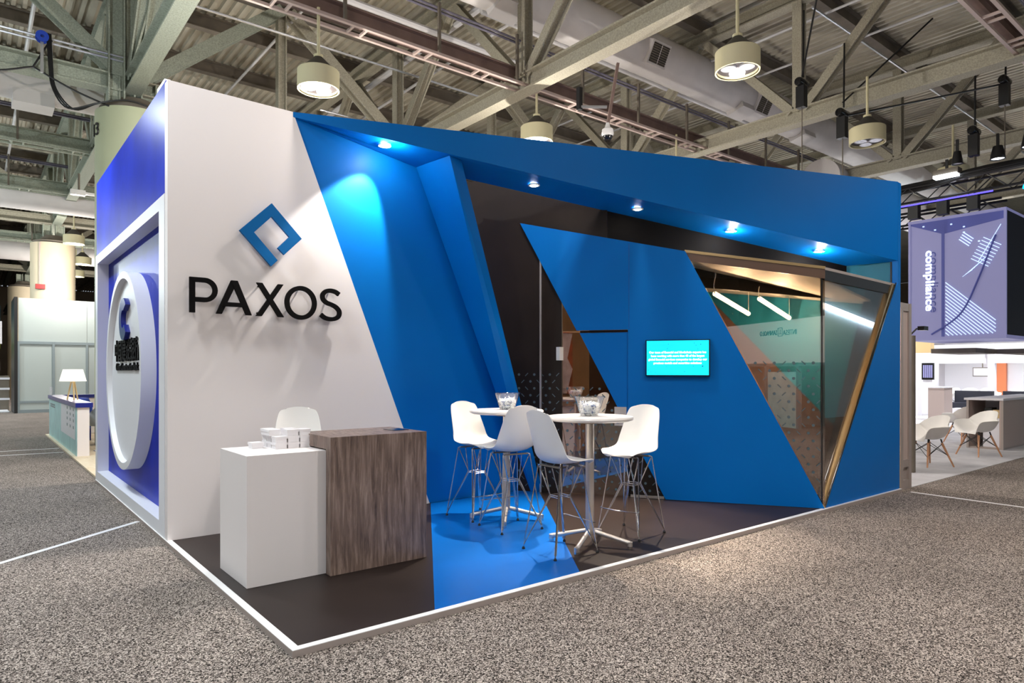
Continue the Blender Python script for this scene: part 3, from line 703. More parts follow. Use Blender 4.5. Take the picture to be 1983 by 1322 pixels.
O3 = (0, YS, 0)
mb = MB().prism([(1.482, YS, 2.022), (1.527, YS, 2.022), (1.527, YS, 2.333), (1.482, YS, 2.333)], EX)
mb.stroke([(1.50, 2.3125), (1.605, 2.3125)]+arc(1.608, 2.2255, .0865, .087, 90, -90)+[(1.605, 2.1385), (1.50, 2.1385)], .041, (0, YS-.001, 0), UX, UZ, EX); pegs(mb, [(1.505, 2.06), (1.505, 2.28)]); mb.build('letter', 'letter_black', r)
mb = MB().prism([(1.702, YS, 2.022), (1.750, YS, 2.022), (1.872, YS, 2.290), (1.887, YS, 2.330), (1.832, YS, 2.330)], EX)
mb.prism([(2.013, YS-.001, 2.022), (1.963, YS-.001, 2.022), (1.846, YS-.001, 2.290), (1.832, YS-.001, 2.330), (1.887, YS-.001, 2.330)], EX)
mb.prism([(1.76, YS-.002, 2.092), (1.95, YS-.002, 2.092), (1.936, YS-.002, 2.130), (1.78, YS-.002, 2.130)], EX); pegs(mb, [(1.73, 2.05), (1.98, 2.05), (1.86, 2.3)]); mb.build('letter', 'letter_black', r)
mb = MB().prism([(2.052, YS, 2.020), (2.104, YS, 2.020), (2.308, YS, 2.330), (2.258, YS, 2.330)], EX)
mb.prism([(2.313, YS-.001, 2.020), (2.260, YS-.001, 2.020), (2.057, YS-.001, 2.330), (2.109, YS-.001, 2.330)], EX); pegs(mb, [(2.08, 2.05), (2.28, 2.05), (2.09, 2.3), (2.27, 2.3)]); mb.build('letter', 'letter_black', r)
mb = MB().stroke([V(p) for p in arc(2.4805, 2.168, .136, .142, 0, 352, 44)], .042, O3, UX, UZ, EX, closed=True); pegs(mb, [(2.48, 2.31), (2.48, 2.03)]); mb.build('letter', 'letter_black', r)
S = [(2.872, 2.277), (2.835, 2.300), (2.785, 2.309), (2.735, 2.299), (2.702, 2.264), (2.705, 2.220), (2.74, 2.188), (2.79, 2.171), (2.84, 2.148), (2.874, 2.11), (2.872, 2.065), (2.84, 2.036), (2.785, 2.025), (2.725, 2.036), (2.682, 2.066)]
mb = MB().stroke(spline(S, 4), .041, O3, UX, UZ, EX); pegs(mb, [(2.785, 2.305), (2.785, 2.03)]); mb.build('letter', 'letter_black', r)

# ------------------------------------------------------------------ side wall of the stand: royal blue with framed roundel
XW = 1.33
r = empty('side_wall', (XW, 8.6, 0), 'royal blue glossy side wall of the booth with a white frame', 'wall panel')
MB().box((XW, 6.50, 3.06), (XW+.035, YB+.02, 4.065)).build('upper_panel', 'royal', r)
MB().box((XW+.12, 6.50, .1), (XW+.16, YB+.02, 3.07)).build('recessed_panel', 'royal', r)
MB().box((XW-.012, 6.50, 2.955), (XW+.13, YB+.03, 3.07)).build('frame_rail', 'white_frame', r)
MB().box((XW-.012, 6.50, 0), (XW+.13, YB+.03, .16)).build('frame_base', 'white_frame', r)
MB().box((XW-.012, YB-.14, .16), (XW+.13, YB+.03, 2.955)).build('frame_post', 'white_frame', r)
MB().box((XW-.012, 6.50, .16), (XW+.13, 6.72, 2.955)).build('frame_post', 'white_frame', r)
o = MB().mat('white_gloss').box((XW+.0, 6.55, 4.065), (XW+.05, 6.85, 4.10)).build('top_clip'); tag(o, 'small white bracket on top of the royal blue side wall', 'bracket')
RC = (0, 8.60, 1.515)
r = empty('roundel_sign', (XW, 8.60, .41), 'large white roundel with a blue emblem on the royal blue side wall', 'sign')
MB().lathe([(1.105, XW+.12), (1.105, XW-.02), (1.03, XW-.02), (1.01, XW+.03), (0, XW+.03)], RC, 96, 'x').build('disc', 'white_frame', r, smooth=True)
er = MB()
ca = [(8.55-.235*math.cos(a), 2.09+.235*math.sin(a)) for a in [math.radians(40+i*280/30) for i in range(31)]]
ci = [(8.55-.10*math.cos(a), 2.09+.10*math.sin(a)) for a in [math.radians(320-i*250/20) for i in range(21)]]
for i in range(30):
    a, b = ca[i], ca[i+1]; g = lambda t: ci[20-int(round(t*20/30))]
    q = [a, b, g(i+1), g(i)]
    er.prism([(XW+.03, y, z) for y, z in q], (-.05, 0, 0))
er.build('round_mark', 'navy', r)
text_mb('\u4e2d\u56fd\u5efa\u8bbe\u94f6\u884c', .27, (XW+.03, 8.545, 1.645), (0, -1, 0), (0, 0, 1), (-.018, 0, 0), width=1.5, bold=.003).build('characters', 'letter_black', r)
text_mb('China Construction Bank', .118, (XW+.03, 8.55, 1.52), (0, -1, 0), (0, 0, 1), (-.016, 0, 0), width=1.36, bold=.002).build('lettering', 'letter_black', r)

# ------------------------------------------------------------------ counters and boxes
r = empty('wood_counter', (2.40, 4.83, Z0), 'weathered wood reception counter with a waterfall front', 'counter')
MB().box((2.0, 4.545, Z0), (2.80, 4.625, .94)).build('front_panel', 'wood', r)
MB().box((2.0, 4.545, .94), (2.80, 5.14, 1.03)).build('top', 'wood', r)
MB().box((2.72, 4.63, Z0), (2.78, 5.12, .94)).build('side_panel', 'white', r)
MB().box((2.06, 4.66, .6), (2.70, 5.1, .63)).build('shelf', 'steel_dark', r)
o = MB().box((2.62, 4.75, 1.03), (2.76, 4.92, 1.034)).build('tablet', 'black_gloss'); tag(o, 'small dark glossy tablet lying on the right of the wood counter', 'tablet')
r = empty('white_plinth', (1.72, 4.96, Z0), 'white box plinth standing left of the wood counter', 'plinth')
MB().box((1.445, 4.64, Z0), (2.08, 5.26, .93)).build('body', 'white', r)
bx = empty('card_box', (0, 0, 0), '', 'box', 'small white card boxes on the plinth')
MB().box((-.041, -.045, 0), (.041, .045, .032)).build('tray', 'paper', bx, local=True)
MB().box((-.0448, -.0488, .028), (.0448, .0488, .0455)).build('lid', 'paper', bx, local=True)
first = [True]
def card_box(x, y, z, lab, rz=0.):
    if first[0]:
        first[0] = False; bx.location = (x, y, z); bx['label'] = lab; bx.rotation_euler = (0, 0, rz); scan(bx)
    else: dup(bx, (x, y, z), rz, lab)
rown = ('front', 'middle', 'back'); coln = ('left', 'middle', 'right'); layn = ('bottom', 'second')
for l in range(2):
    for rI in range(3):
        for cI in range(3):
            card_box(1.785+cI*.0925, 4.975+rI*.1, .93+l*.046, 'white card box in the %s layer of the stack, %s row, %s column' % (layn[l], rown[rI], coln[cI]))
for x, y, lab in ((1.765, 5.06, 'left one in the nearer row'), (1.77, 5.165, 'left one in the back row'), (1.875, 4.985, 'middle one, set forward'), (1.97, 4.99, 'right one, beside the wood counter'), (1.90, 5.10, 'middle one in the back row')):
    card_box(x, y, .93+.092, 'white card box in the top layer of the stack, '+lab)
card_box(1.655, 5.10, .93, 'single white card box standing apart, left of the stack')

# ------------------------------------------------------------------ bar tables
def bar_table(c, feet, label):
    x, y = c
    r = empty('bar_table', (x, y, Z0), label, 'table', 'round bar tables')
    MB().lathe([(0, 1.052), (.33, 1.052), (.362, 1.062), (.368, 1.075), (.362, 1.088), (.355, 1.09), (0, 1.09)], n=64).build('tabletop', 'tabletop', r, smooth=True, local=True)
    MB().lathe([(.10, 1.03), (.10, 1.052), (0, 1.052)], n=24).build('mount', 'steel_dark', r, local=True)
    MB().lathe([(.036, .10), (.036, 1.05)], n=24).build('pole', 'alu', r, smooth=True, local=True)
    for a in feet:
        a = math.radians(a); d = V((math.cos(a), math.sin(a), 0))
        g = MB().tube([V((0, 0, .125)), d*.345+V((0, 0, .045))], .020, 14); g.tube([d*.345+V((0, 0, .058)), d*.345+V((0, 0, .022))], .021, 14)
        lg_ = g.build('leg', 'alu', r, smooth=True, local=True)
        MB().lathe([(.021, 0), (.021, .022)], d*.345, 14).build('foot', 'chrome', lg_, local=True, smooth=True)
    return r
bar_table((4.12, 5.19), (137, 228, 317, 47), 'white round bar table nearer the blue wall panel')
bar_table((4.075, 4.0), (118, 207, 298, 30), 'white round bar table nearer the front edge of the platform')
def glass_bowl(c, label, seed):
    rnd = random.Random(seed); x, y = c; z = Z0+1.09
    r = empty('glass_bowl', (x, y, z), label, 'bowl', 'glass bowls on the bar tables')
    MB().lathe([(0, .0), (.074, 0), (.128, .158), (.133, .162), (.133, .166), (.126, .166), (.124, .158), (.070, .010), (0, .010)], n=40).build('bowl', 'clear', r, smooth=True, local=True)
    return r
def sweets(c, label, seed):
    rnd = random.Random(seed); x, y = c; z = Z0+1.09
    mb = MB()
    for i in range(420):
        h = .014+.102*rnd.random(); rad = (.062+h*.30)*math.sqrt(rnd.random())*.92; a = rnd.random()*2*PI
        if h > .10+.016*math.sin(3*a): h *= .8
        p = V((x+rad*math.cos(a), y+rad*math.sin(a), z+h)); d = V((rnd.gauss(0, 1), rnd.gauss(0, 1), rnd.gauss(0, .8))).normalized(); L = .012+rnd.random()*.014
        if (p+d*L-V((x, y, p.z))).xy.length > .064+(h)*.28 or (p-d*L-V((x, y, p.z))).xy.length > .064+h*.28: d = V((-math.sin(a), math.cos(a), 0))
        mb.mat('wrapper' if rnd.random() < .86 else 'wrapper_blue'); mb.bar(p-d*L, p+d*L, .010, .005, (rnd.random(), rnd.random(), 1))
    o = mb.build('wrapped_sweets'); tag(o, label, 'sweets', None, 'stuff'); return o
glass_bowl((4.16, 5.23), 'clear flared glass bowl on the bar table nearer the blue wall panel', 1)
sweets((4.16, 5.23), 'white and blue wrapped sweets in the bowl nearer the blue wall panel', 3)
glass_bowl((4.10, 4.03), 'clear flared glass bowl on the bar table nearer the front edge', 2)
sweets((4.10, 4.03), 'white and blue wrapped sweets in the bowl nearer the front edge', 5)

# ------------------------------------------------------------------ bar stools
def shell_mesh(prof, hw, rise, fwd, nu=14, k=4, th=.007):
    pr = spline([(a, b) for a, b in prof], k); n = len(pr)
    def samp(lst):
        s = spline([(i, q) for i, q in enumerate(lst)], k); return [p.y for p in s]
    HW, RI, FW = samp(hw), samp(rise), samp(fwd)
    top = []
    for i in range(n):
        row = []
        for j in range(nu+1):
            u = -1+2*j/nu
            row.append(V((u*HW[i], pr[i].x+FW[i]*abs(u)**2.2, pr[i].y+RI[i]*abs(u)**2.4)))
        top.append(row)
    nr = []
    for i in range(n):
        row = []
        for j in range(nu+1):
            a = top[min(i+1, n-1)][j]-top[max(i-1, 0)][j]; b = top[i][min(j+1, nu)]-top[i][max(j-1, 0)]
            row.append(b.cross(a).normalized())
        nr.append(row)
    mb = MB(); w_ = nu+1
    vs = [p for row in top for p in row]+[top[i][j]-nr[i][j]*th for i in range(n) for j in range(w_)]
    N = n*w_; fs = []
    for i in range(n-1):
        for j in range(nu):
            a, b, c, d = i*w_+j, i*w_+j+1, (i+1)*w_+j+1, (i+1)*w_+j
            fs += [(a, b, c, d), (N+d, N+c, N+b, N+a)]
    edge = [j for j in range(w_)]+[i*w_+nu for i in range(1, n)]+[(n-1)*w_+j for j in range(nu-1, -1, -1)]+[i*w_ for i in range(n-2, 0, -1)]
    for q in range(len(edge)):
        a, b = edge[q], edge[(q+1) % len(edge)]; fs.append((b, a, N+a, N+b))
    mb.add(vs, fs); return mb
SH = .735
def make_stool():
    r = empty('bar_stool', (0, 0, 0), '', 'stool', 'white bar stools with wire legs')
    # faces +y ; seat at z = SH
    prof = [(.245, -.018), (.225, .0), (.15, .004), (.03, -.014), (-.09, -.012), (-.155, .02), (-.195, .10), (-.222, .21), (-.243, .32), (-.256, .40), (-.259, .425)]
    hw = [.11, .17, .215, .228, .224, .214, .203, .190, .175, .152, .112]
    rise = [-.004, .004, .02, .035, .05, .055, .04, .02, .004, -.012, -.02]
    fwd = [-.03, -.012, 0, 0, .02, .05, .07, .06, .042, .026, .016]
    mb = shell_mesh(prof, hw, rise, fwd)
    for p in mb.v: p.z += SH
    mb.build('seat_shell', 'white_plastic', r, smooth=True, local=True)
    for q in (.10, -.10): MB().bar((-.13, q, SH-.035), (.13, q, SH-.035), .03, .012).build('seat_mount', 'steel_dark', r, local=True)
    ring = [(-.055, .055, .44), (.055, .055, .44), (.055, -.055, .44), (-.055, -.055, .44), (-.055, .055, .44)]
    MB().tube(ring, .0045, 6).tube([(a, b, c+.016) for a, b, c in ring], .0045, 6).build('wire_ring', 'chrome', r, smooth=True, local=True)
    for sx, sy in ((1, 1), (-1, 1), (-1, -1), (1, -1)):
        ft = V((.215*sx, .215*sy, .018)); tp = V((.145*sx, .115*sy, SH-.04)); rg = V((.055*sx, .055*sy, .445))
        g = MB().tube([ft, tp, V((.12*sx, .10*sy, SH-.03))], .0058, 8)
        g.tube([ft+V((-.008*sx, 0, .02)), rg, tp+V((-.006*sx, -.006*sy, -.01))], .0048, 8)
        g.tube([ft+V((0, -.008*sy, .02)), rg+V((.012*sx, 0, .008)), V((.05*sx, .12*sy, SH-.045))], .0048, 8)
        lg_ = g.build('leg', 'chrome', r, smooth=True, local=True)
        MB().lathe([(.013, 0), (.013, .008), (.006, .022)], (ft.x, ft.y, 0), 12).build('glide', 'black', lg_, smooth=True, local=True)
    za = .245; q = .215-(.215-.145)*(za/SH); qy = .215-(.1)*(za/SH)
    MB().tube([(-q, qy, za), (-q, qy+.03, za-.004), (0, qy+.045, za-.008), (q, qy+.03, za-.004), (q, qy, za)], .0055, 8).build('footrest', 'chrome', r, smooth=True, local=True)
    return r
st = make_stool()
def setloc(o, loc, face, lab):
    o.location = loc; o.rotation_euler = (0, 0, math.radians(face)-PI/2); o['label'] = lab
setloc(st, (4.0, 5.53, Z0), 272, 'white bar stool nearest the blue wall panel, turned to the front'); scan(st)
for (x, y), face, lab in (((3.95, 4.92), 82, 'white bar stool seen from behind between the two bar tables'),
                          ((3.75, 4.02), -5, 'white bar stool with shaded grey back nearest the camera, front of the bar tables'),
                          ((4.665, 4.055), 189, 'white bar stool right of the front bar table, facing left'),
                          ((2.13, 5.48), 250, 'white bar stool behind the card boxes, only its back showing')):
    dup(st, (x, y, Z0), math.radians(face)-PI/2, lab)


# ------------------------------------------------------------------ left background
def strip(p, q, wd, label, z=.003, m='tape'):
    p = V((*p, 0)); q = V((*q, 0)); d = (q-p).normalized(); n_ = V((-d.y, d.x, 0))*wd/2
    k_ = 14; rnd = random.Random(len(label)); vs = []
    for i_ in range(k_+1):
        c = p.lerp(q, i_/k_); vs += [c-n_*(1+rnd.uniform(-.12, .12)), c+n_*(1+rnd.uniform(-.12, .12))]
    mb = MB(); mb.add([a+V((0, 0, .0005)) for a in vs]+[a+V((0, 0, z)) for a in vs], [])
    N = len(vs)
    for i_ in range(k_):
        a, b, c, d_ = 2*i_, 2*i_+1, 2*i_+3, 2*i_+2
        mb.f.append([N+a, N+d_, N+c, N+b]); mb.mi.append(0); mb.f.append([a, b, c, d_]); mb.mi.append(0)
        mb.f.append([a, d_, N+d_, N+a]); mb.mi.append(0); mb.f.append([b, N+b, N+c, c]); mb.mi.append(0)
    o = mb.build('floor_tape', m); return tag(o, label, 'tape')
strip((-.2, 6.28), (1.30, 7.58), .055, 'white floor tape meeting the foot of the royal blue side wall')
strip((-3.0, 16.0), (1.34, 15.83), .05, 'white floor tape by the low counter, farther of two lines')
strip((-3.0, 15.35), (1.34, 15.0), .05, 'white floor tape by the low counter, nearer of two lines')
strip((9.13, 3.38), (9.05, 1.9), .05, 'white floor tape at the right end of the booth platform')
strip((9.05, 1.9), (8.9, .2), .05, 'white floor tape continuing toward the right picture edge')

o = MB().box((1.36, 10.7, .0), (9.0, 19.3, .03)).build('wood_floor', 'pale_wood'); tag(o, 'pale wood floor behind the royal blue side wall', 'flooring', None, 'thing')
r = empty('low_counter', (1.5, 16.3, 0), 'low white counter with aqua graphics and dark blue top beside the aisle', 'counter')
MB().box((1.43, 13.8, .03), (1.61, 19.1, .88)).build('front_board', 'white', r)
MB().box((1.422, 13.83, .03), (1.43, 19.1, .88)).build('aqua_graphic', 'aqua', r)
MB().prism([(1.418, 14.05, .30), (1.418, 14.05, .86), (1.418, 16.4, .86), (1.418, 16.4, .30)], (.003, 0, 0)).build('pale_picture', 'white_frame', r)
mb = MB()
for y_ in (14.2, 14.7, 15.2):
    for z_ in (.80, .70, .60, .48): mb.box((1.414, y_, z_), (1.418, y_+.10, z_+.05))
for z_ in (.76, .71): mb.box((1.414, 17.7, z_), (1.418, 18.7, z_+.03))
mb.build('printed_marks', 'sage_frame', r)
MB().box((1.40, 13.77, .88), (1.66, 19.15, .96)).build('top', 'navy', r)
r = empty('low_counter', (4, 19.05, 0), 'white back counter with dark blue top closing the seating area', 'counter')
MB().box((1.66, 18.95, .03), (7.5, 19.12, .88)).build('board', 'white', r)
MB().box((1.66, 18.9, .88), (7.5, 19.17, .96)).build('top', 'navy', r)
r = empty('table_lamp', (1.53, 15.45, .96), 'white tripod table lamp lit on the dark blue counter top', 'lamp')
MB().lathe([(.225, .36), (.225, .362), (.165, .59), (.163, .59), (.222, .362)], (1.53, 15.45, .96), 40).build('shade', 'lampshade', r, smooth=True)
for a in (0.6, 2.7, 4.8):
    MB().tube([(1.53+.03*math.cos(a), 15.45+.03*math.sin(a), 1.31), (1.53+.10*math.cos(a), 15.45+.10*math.sin(a), .96)], .014, 8).build('leg', 'light_wood', r, smooth=True)
MB().tube([(1.53, 15.45, 1.28), (1.53, 15.45, 1.40)], .012, 8).build('stem', 'light_wood', r)
def tub_chair(x, y, lab, rz):
    r = empty('tub_chair', (x, y, .03), lab, 'chair', 'grey tub chairs behind the low counter', rz)
    prof = [(.24, .44), (.1, .42), (-.1, .42), (-.2, .48), (-.25, .62), (-.28, .80)]
    shell_mesh(prof, [.25, .28, .29, .29, .27, .22], [.02, .12, .22, .22, .12, .0], [0, 0, 0, .06, .16, .12]).build('shell', 'grey_fabric', r, smooth=True, local=True)
    MB().tube([(0, 0, .03), (0, 0, .42)], .025, 10).build('stem', 'chrome', r, local=True)
    MB().lathe([(.22, 0), (.22, .012), (.03, .035)], n=28).build('base', 'chrome', r, local=True, smooth=True)
    return r
tub_chair(1.97, 14.5, 'grey tub chair on a chrome stem half hidden by the white frame', 0.)
r = empty('blue_armchair', (2.1, 16.2, .03), 'bright blue upholstered seat showing over the low counter', 'chair')
MB().lathe([(.0, .42), (.13, .42), (.15, .5), (.145, .78), (.1, 1.02), (.0, 1.05)], (1.74, 15.9, -.07), 20).build('cushion', 'seat_blue', r, smooth=True)
MB().box((1.65, 15.8, .03), (1.83, 16.0, .36)).build('base', 'navy', r)
r = empty('blue_armchair', (2.1, 17.4, .03), 'dark blue seat farther along behind the lamp', 'chair')
MB().lathe([(.0, .42), (.18, .42), (.2, .5), (.19, .8), (.12, .99), (.0, 1.0)], (1.86, 17.1, -.05), 20).build('cushion', 'seat_blue', r, smooth=True)
MB().box((1.7, 16.9, .03), (2.0, 17.3, .46)).build('base', 'navy', r)
o = MB().box((1.42, 18.4, .96), (1.44, 19.05, 1.16)).mat('clear').build('clear_screen', 'clear'); tag(o, 'small clear upright screen on the far end of the low counter', 'screen panel')

r = empty('modular_wall', (6.5, 30.3, 0), 'tall grey modular partition wall down the left aisle', 'partition')
for i_ in range(12):
    x0 = 1.32+i_*1.06
    MB().box((x0, 30.2, .42), (x0+1.06, 30.26, 2.54)).build('lower_panel', 'sage', r)
    if i_ % 2 == 0: MB().box((x0+.005, 30.2, 2.6), (x0+2.115, 30.26, 4.2)).build('upper_panel', 'sage', r)
    MB().box((x0-.04, 30.15, 0), (x0+.04, 30.3, 2.6)).build('upright', 'sage_frame', r)
MB().box((1.27, 30.16, 2.52), (14, 30.28, 2.62)).build('rail', 'sage_frame', r)
MB().box((1.27, 30.16, 0), (14, 30.28, .12)).build('base_rail', 'sage_frame', r)
MB().box((1.27, 30.16, .36), (14, 30.28, .44)).build('base_rail', 'sage_frame', r)
MB().box((1.32, 30.18, .12), (14, 30.24, .36)).build('base_panel', 'sage', r)
MB().box((1.2, 30.14, 0), (1.30, 32.5, 4.22)).build('end_edge', 'black', r)
r = empty('green_booth', (-4, 38, 0), 'far booth with lime green band and dark fascia at the left edge', 'booth')
MB().box((-12, 38, 3.45), (1.0, 38.4, 4.5)).build('fascia', 'teal', r)
MB().box((-12, 37.9, 2.55), (1.0, 38.3, 3.45)).build('lime_band', 'lime', r)
MB().box((-12, 38.6, .0), (1.0, 38.9, 2.6)).build('back_wall', 'greige', r)
MB().box((-12, 38.2, 1.55), (1.0, 38.5, 2.0)).build('white_shelf', 'white', r)
MB().box((-12, 38.1, .9), (1.0, 38.5, 1.5)).build('planted_band', 'hedge', r)
MB().box((-12, 37.8, .0), (1.0, 38.3, .85)).build('counter', 'lounge_white', r)
MB().box((-.9, 37.7, .0), (-.3, 37.85, .5)).build('wood_box', 'light_wood', r)
MB().prism([(-.85, 37.75, .5), (-.45, 37.75, .5), (-.7, 37.75, 1.05)], (0, .1, 0)).build('red_display', 'orange', r)
MB().box((-.15, 37.3, 2.75), (1.05, 37.6, 3.75)).build('white_sign', 'lounge_white', r)
r = empty('shelf_rack', (.9, 33.5, 0), 'dark shelf unit beside the grey modular wall', 'shelf')
MB().box((.85, 33, 0), (1.15, 33.5, 1.35)).build('body', 'steel_dark', r)
for z_ in (.4, .8, 1.2): MB().box((.83, 32.98, z_), (1.17, 33.0, z_+.08)).build('shelf', 'lounge_white', r)
o = MB().box((.2, 31.2, 0), (1.1, 33, .02)).build('white_mat', 'lounge_white'); tag(o, 'white floor mat at the foot of the grey modular wall', 'mat')

# black cables and a blue cable reel on the main beam at top left
cb = MB()
for pts in ([(-6, 12.9, 6.0), (-2.5, 12.9, 5.93), (-.2, 12.9, 6.0), (.75, 12.85, 6.27)], [(.75, 12.85, 6.27), (1.3, 12.8, 6.02), (2.0, 12.7, 5.80)], [(.75, 12.85, 6.27), (.95, 12.85, 6.7), (1.0, 12.86, 6.75)]):
    cb.tube(spline([cs(*p) for p in pts], 6), .018, 6)
o = cb.build('power_cable', 'black'); tag(o, 'thin black cable sagging from the main beam at top left', 'cable')
cb = MB()
for e in (0, .022, .044): cb.tube(spline([cs(.93+e, 12.84, 6.85), cs(.95+e, 12.84, 6.4), cs(1.0+e, 12.84, 6.0), cs(1.2+e*2, 12.8, 5.72), cs(1.6, 12.6, 5.84), cs(2.0, 12.5, 5.95), cs(2.4, 12.5, 5.90)], 6), .016, 6)
o = cb.build('power_cable', 'black'); tag(o, 'thick black cable bundle hanging from the blue reel onto the near column', 'cable')
r = empty('cable_reel', cs(.86, 12.84, 6.75), 'blue cable reel on the main beam at top left', 'reel')
MB().lathe([(.03, -.06), (.105, -.06), (.105, -.045), (.06, -.04), (.06, .04), (.105, .045), (.105, .06), (.03, .06), (.03, -.06)], cs(.86, 12.8, 6.75), 24, 'y').build('drum', 'seat_blue', r, smooth=True)
MB().bar(cs(.86, 12.82, 6.2), cs(.86, 12.82, 6.75), .05, .04).build('bracket', 'conduit', r)
r = empty('floodlight', (.75, 22.5, 6.9), 'small white emergency floodlight under the brown beam left of the blue wall', 'lamp')
r.location = (2.3, 21.84, 6.36)
q = V((2.3, 21.84, 6.36)); MB().box(q+V((-.2, -.08, 0)), q+V((.15, .08, .14))).build('body', 'white_gloss', r); MB().box(q+V((.15, -.06, .04)), q+V((.38, .06, .10))).build('arm', 'white_gloss', r)
MB().tube([q+V((0, 0, .14)), q+V((0, 0, .6))], .03, 6).build('stem', 'steel_dark', r)
o = MB().box(cs(2.95, 14.5, 6.35), cs(3.45, 14.7, 6.72)).build('junction_box', 'conduit'); tag(o, 'pale grey steel box just above the top left corner of the white wall', 'box')

# ------------------------------------------------------------------ right background
o = MB().box((9.42, 3.51, 0), (16.9, 9.5, .006)).build('grey_carpet', 'grey_carpet'); tag(o, 'pale grey carpet under the armchairs at right', 'carpet', None, 'thing')
o = MB().box((16.9, 5.0, 0), (30, 14, .008)).build('grey_carpet', 'grey_carpet'); tag(o, 'pale carpet of the far lounge behind the greige pedestal', 'carpet', None, 'thing')
r = empty('end_panel', (9.35, 3.53, 0), 'tall narrow framed partition panel at the right end of the booth', 'partition')
MB().box((9.22, 3.52, .38), (9.40, 3.56, 2.28)).build('panel', 'greige', r)
for x0, x1 in ((9.14, 9.22), (9.40, 9.48)): MB().box((x0, 3.50, 0), (x1, 3.58, 2.38)).build('upright', 'alu_frame', r)
for z0, z1 in ((2.28, 2.38), (.28, .38), (0, .12)): MB().box((9.22, 3.505, z0), (9.40, 3.575, z1)).build('rail', 'alu_frame', r)
MB().box((9.22, 3.53, .12), (9.40, 3.55, .28)).build('kick_panel', 'alu_frame', r)
MB().box((9.40, 3.58, 0), (9.46, 5.0, 2.38)).build('return_panel', 'greige', r)
def arm_chair(loc, face, lab):
    r = empty('armchair', loc, lab, 'chair', 'white shell armchairs with wooden legs', math.radians(face)-PI/2)
    prof = [(.27, .405), (.22, .43), (.08, .42), (-.08, .415), (-.18, .45), (-.235, .55), (-.275, .68), (-.30, .80)]
    shell_mesh(prof, [.22, .285, .32, .325, .315, .285, .25, .19], [-.005, .165, .21, .22, .19, .11, .03, -.04], [.0, .02, .02, .0, .08, .14, .13, .08]).build('seat_shell', 'white_plastic', r, smooth=True, local=True)
    ft = []
    for sx, sy in ((1, 1), (-1, 1), (-1, -1), (1, -1)):
        MB().tube([(.13*sx, .12*sy, .37), (.245*sx, .235*sy, .0)], .018, 10, r2=.011).build('leg', 'wood_leg', r, smooth=True, local=True)
    g = MB()
    for sx, sy in ((1, 1), (-1, 1), (-1, -1), (1, -1)):
        g.tube([(.12*sx, .11*sy, .43), (.14*sx, .13*sy, .34)], .012, 6)
        g.tube([(.135*sx, .13*sy, .36), (-.20*sx, .20*sy, .16)], .005, 6); g.tube([(.135*sx, .13*sy, .36), (.20*sx, -.20*sy, .16)], .005, 6)
    g.build('wire_brace', 'black', r, local=True)
    return r
ac = arm_chair((11.92, 4.15, .006), 150, 'white shell armchair nearest the booth, facing left'); scan(ac)
dup(ac, (14.02, 4.08, .006), math.radians(150)-PI/2, 'white shell armchair beside the reception counter')
dup(ac, (13.55, 5.55, .006), math.radians(235)-PI/2, 'white shell armchair partly hidden by the framed end panel')
dup(ac, (16.2, 5.0, .006), math.radians(60)-PI/2, 'white shell armchair behind the reception counter, only its edge showing')
r = empty('reception_counter', (16.2, 4.3, 0), 'greige reception counter with open shelves at the right edge', 'counter')
MB().box((15.33, 4.07, .04), (19.0, 4.12, .95)).build('front_board', 'greige', r)
MB().box((15.30, 4.05, .95), (19.0, 4.70, .99)).build('top', 'lounge_white', r)
MB().box((15.33, 4.07, 0), (19.0, 4.66, .04)).build('base', 'alu_frame', r)
MB().box((15.31, 4.05, 0), (15.35, 4.09, .95)).build('edge_post', 'alu_frame', r)
MB().box((15.31, 4.62, 0), (15.35, 4.66, .95)).build('edge_post', 'alu_frame', r)
MB().box((15.33, 4.62, .04), (19, 4.66, .95)).build('back_board', 'greige', r)
MB().box((16.3, 4.12, .04), (16.34, 4.62, .95)).build('inner_board', 'lounge_white', r)
o = MB().box((15.45, 4.14, .04), (15.95, 4.42, .60)).build('mini_fridge', 'lounge_white'); tag(o, 'small white cabinet standing inside the open reception counter', 'cabinet')
o = MB().box((15.5, 4.16, .60), (15.7, 4.27, .76)).build('carton', 'light_wood'); tag(o, 'tan carton on the white cabinet inside the reception counter', 'box')
o = MB().box((15.5, 4.29, .60), (15.8, 4.41, .80)).build('black_box', 'black'); tag(o, 'black box on the white cabinet inside the reception counter', 'box')
r = empty('tall_pedestal', (24.2, 8.4, 0), 'greige pedestal block behind the armchairs', 'pedestal')
MB().box((23.5, 7.75, .008), (24.2, 8.2, 1.0)).build('body', 'greige', r)
MB().box((23.48, 7.73, 1.0), (24.22, 8.22, 1.035)).build('top', 'lounge_white', r)
r = empty('display_tower', (17.5, 6.4, 0), 'pale tower wall carrying a dark poster screen', 'partition')
MB().box((26.0, 8.94, .008), (26.6, 9.55, 2.22)).build('wall', 'lounge_white', r)
MB().box((25.93, 8.87, 1.23), (26.0, 9.25, 1.81)).build('poster_screen', 'black_gloss', r)
mb = MB()
for i_ in range(5): mb.box((25.915, 8.91+i_*.062, 1.30), (25.93, 8.955+i_*.062, 1.74))
mb.build('poster_figures', 'lilac', r)
o = MB().box((25.0, 9.05, .008), (25.4, 9.35, .98)).build('side_table', 'lounge_white'); tag(o, 'tall pale side table at the foot of the tower wall', 'table')
o = MB().box((10.85, 3.98, .007), (10.93, 5.2, 2.04)).build('dark_partition', 'navy'); o.data.materials[0] = M['steel_dark']; tag(o, 'dark partition edge just right of the framed end panel', 'partition')
r = empty('arm_light', (10.6, 4.4, 2.1), 'small clamp lamp on a thin arm above the dark partition', 'lamp')
MB().tube([(10.89, 4.06, 2.03), (10.98, 3.98, 2.15)], .012, 6).build('arm', 'black', r)
MB().box((10.97, 3.88, 2.12), (11.13, 3.97, 2.18)).build('head', 'black_gloss', r)
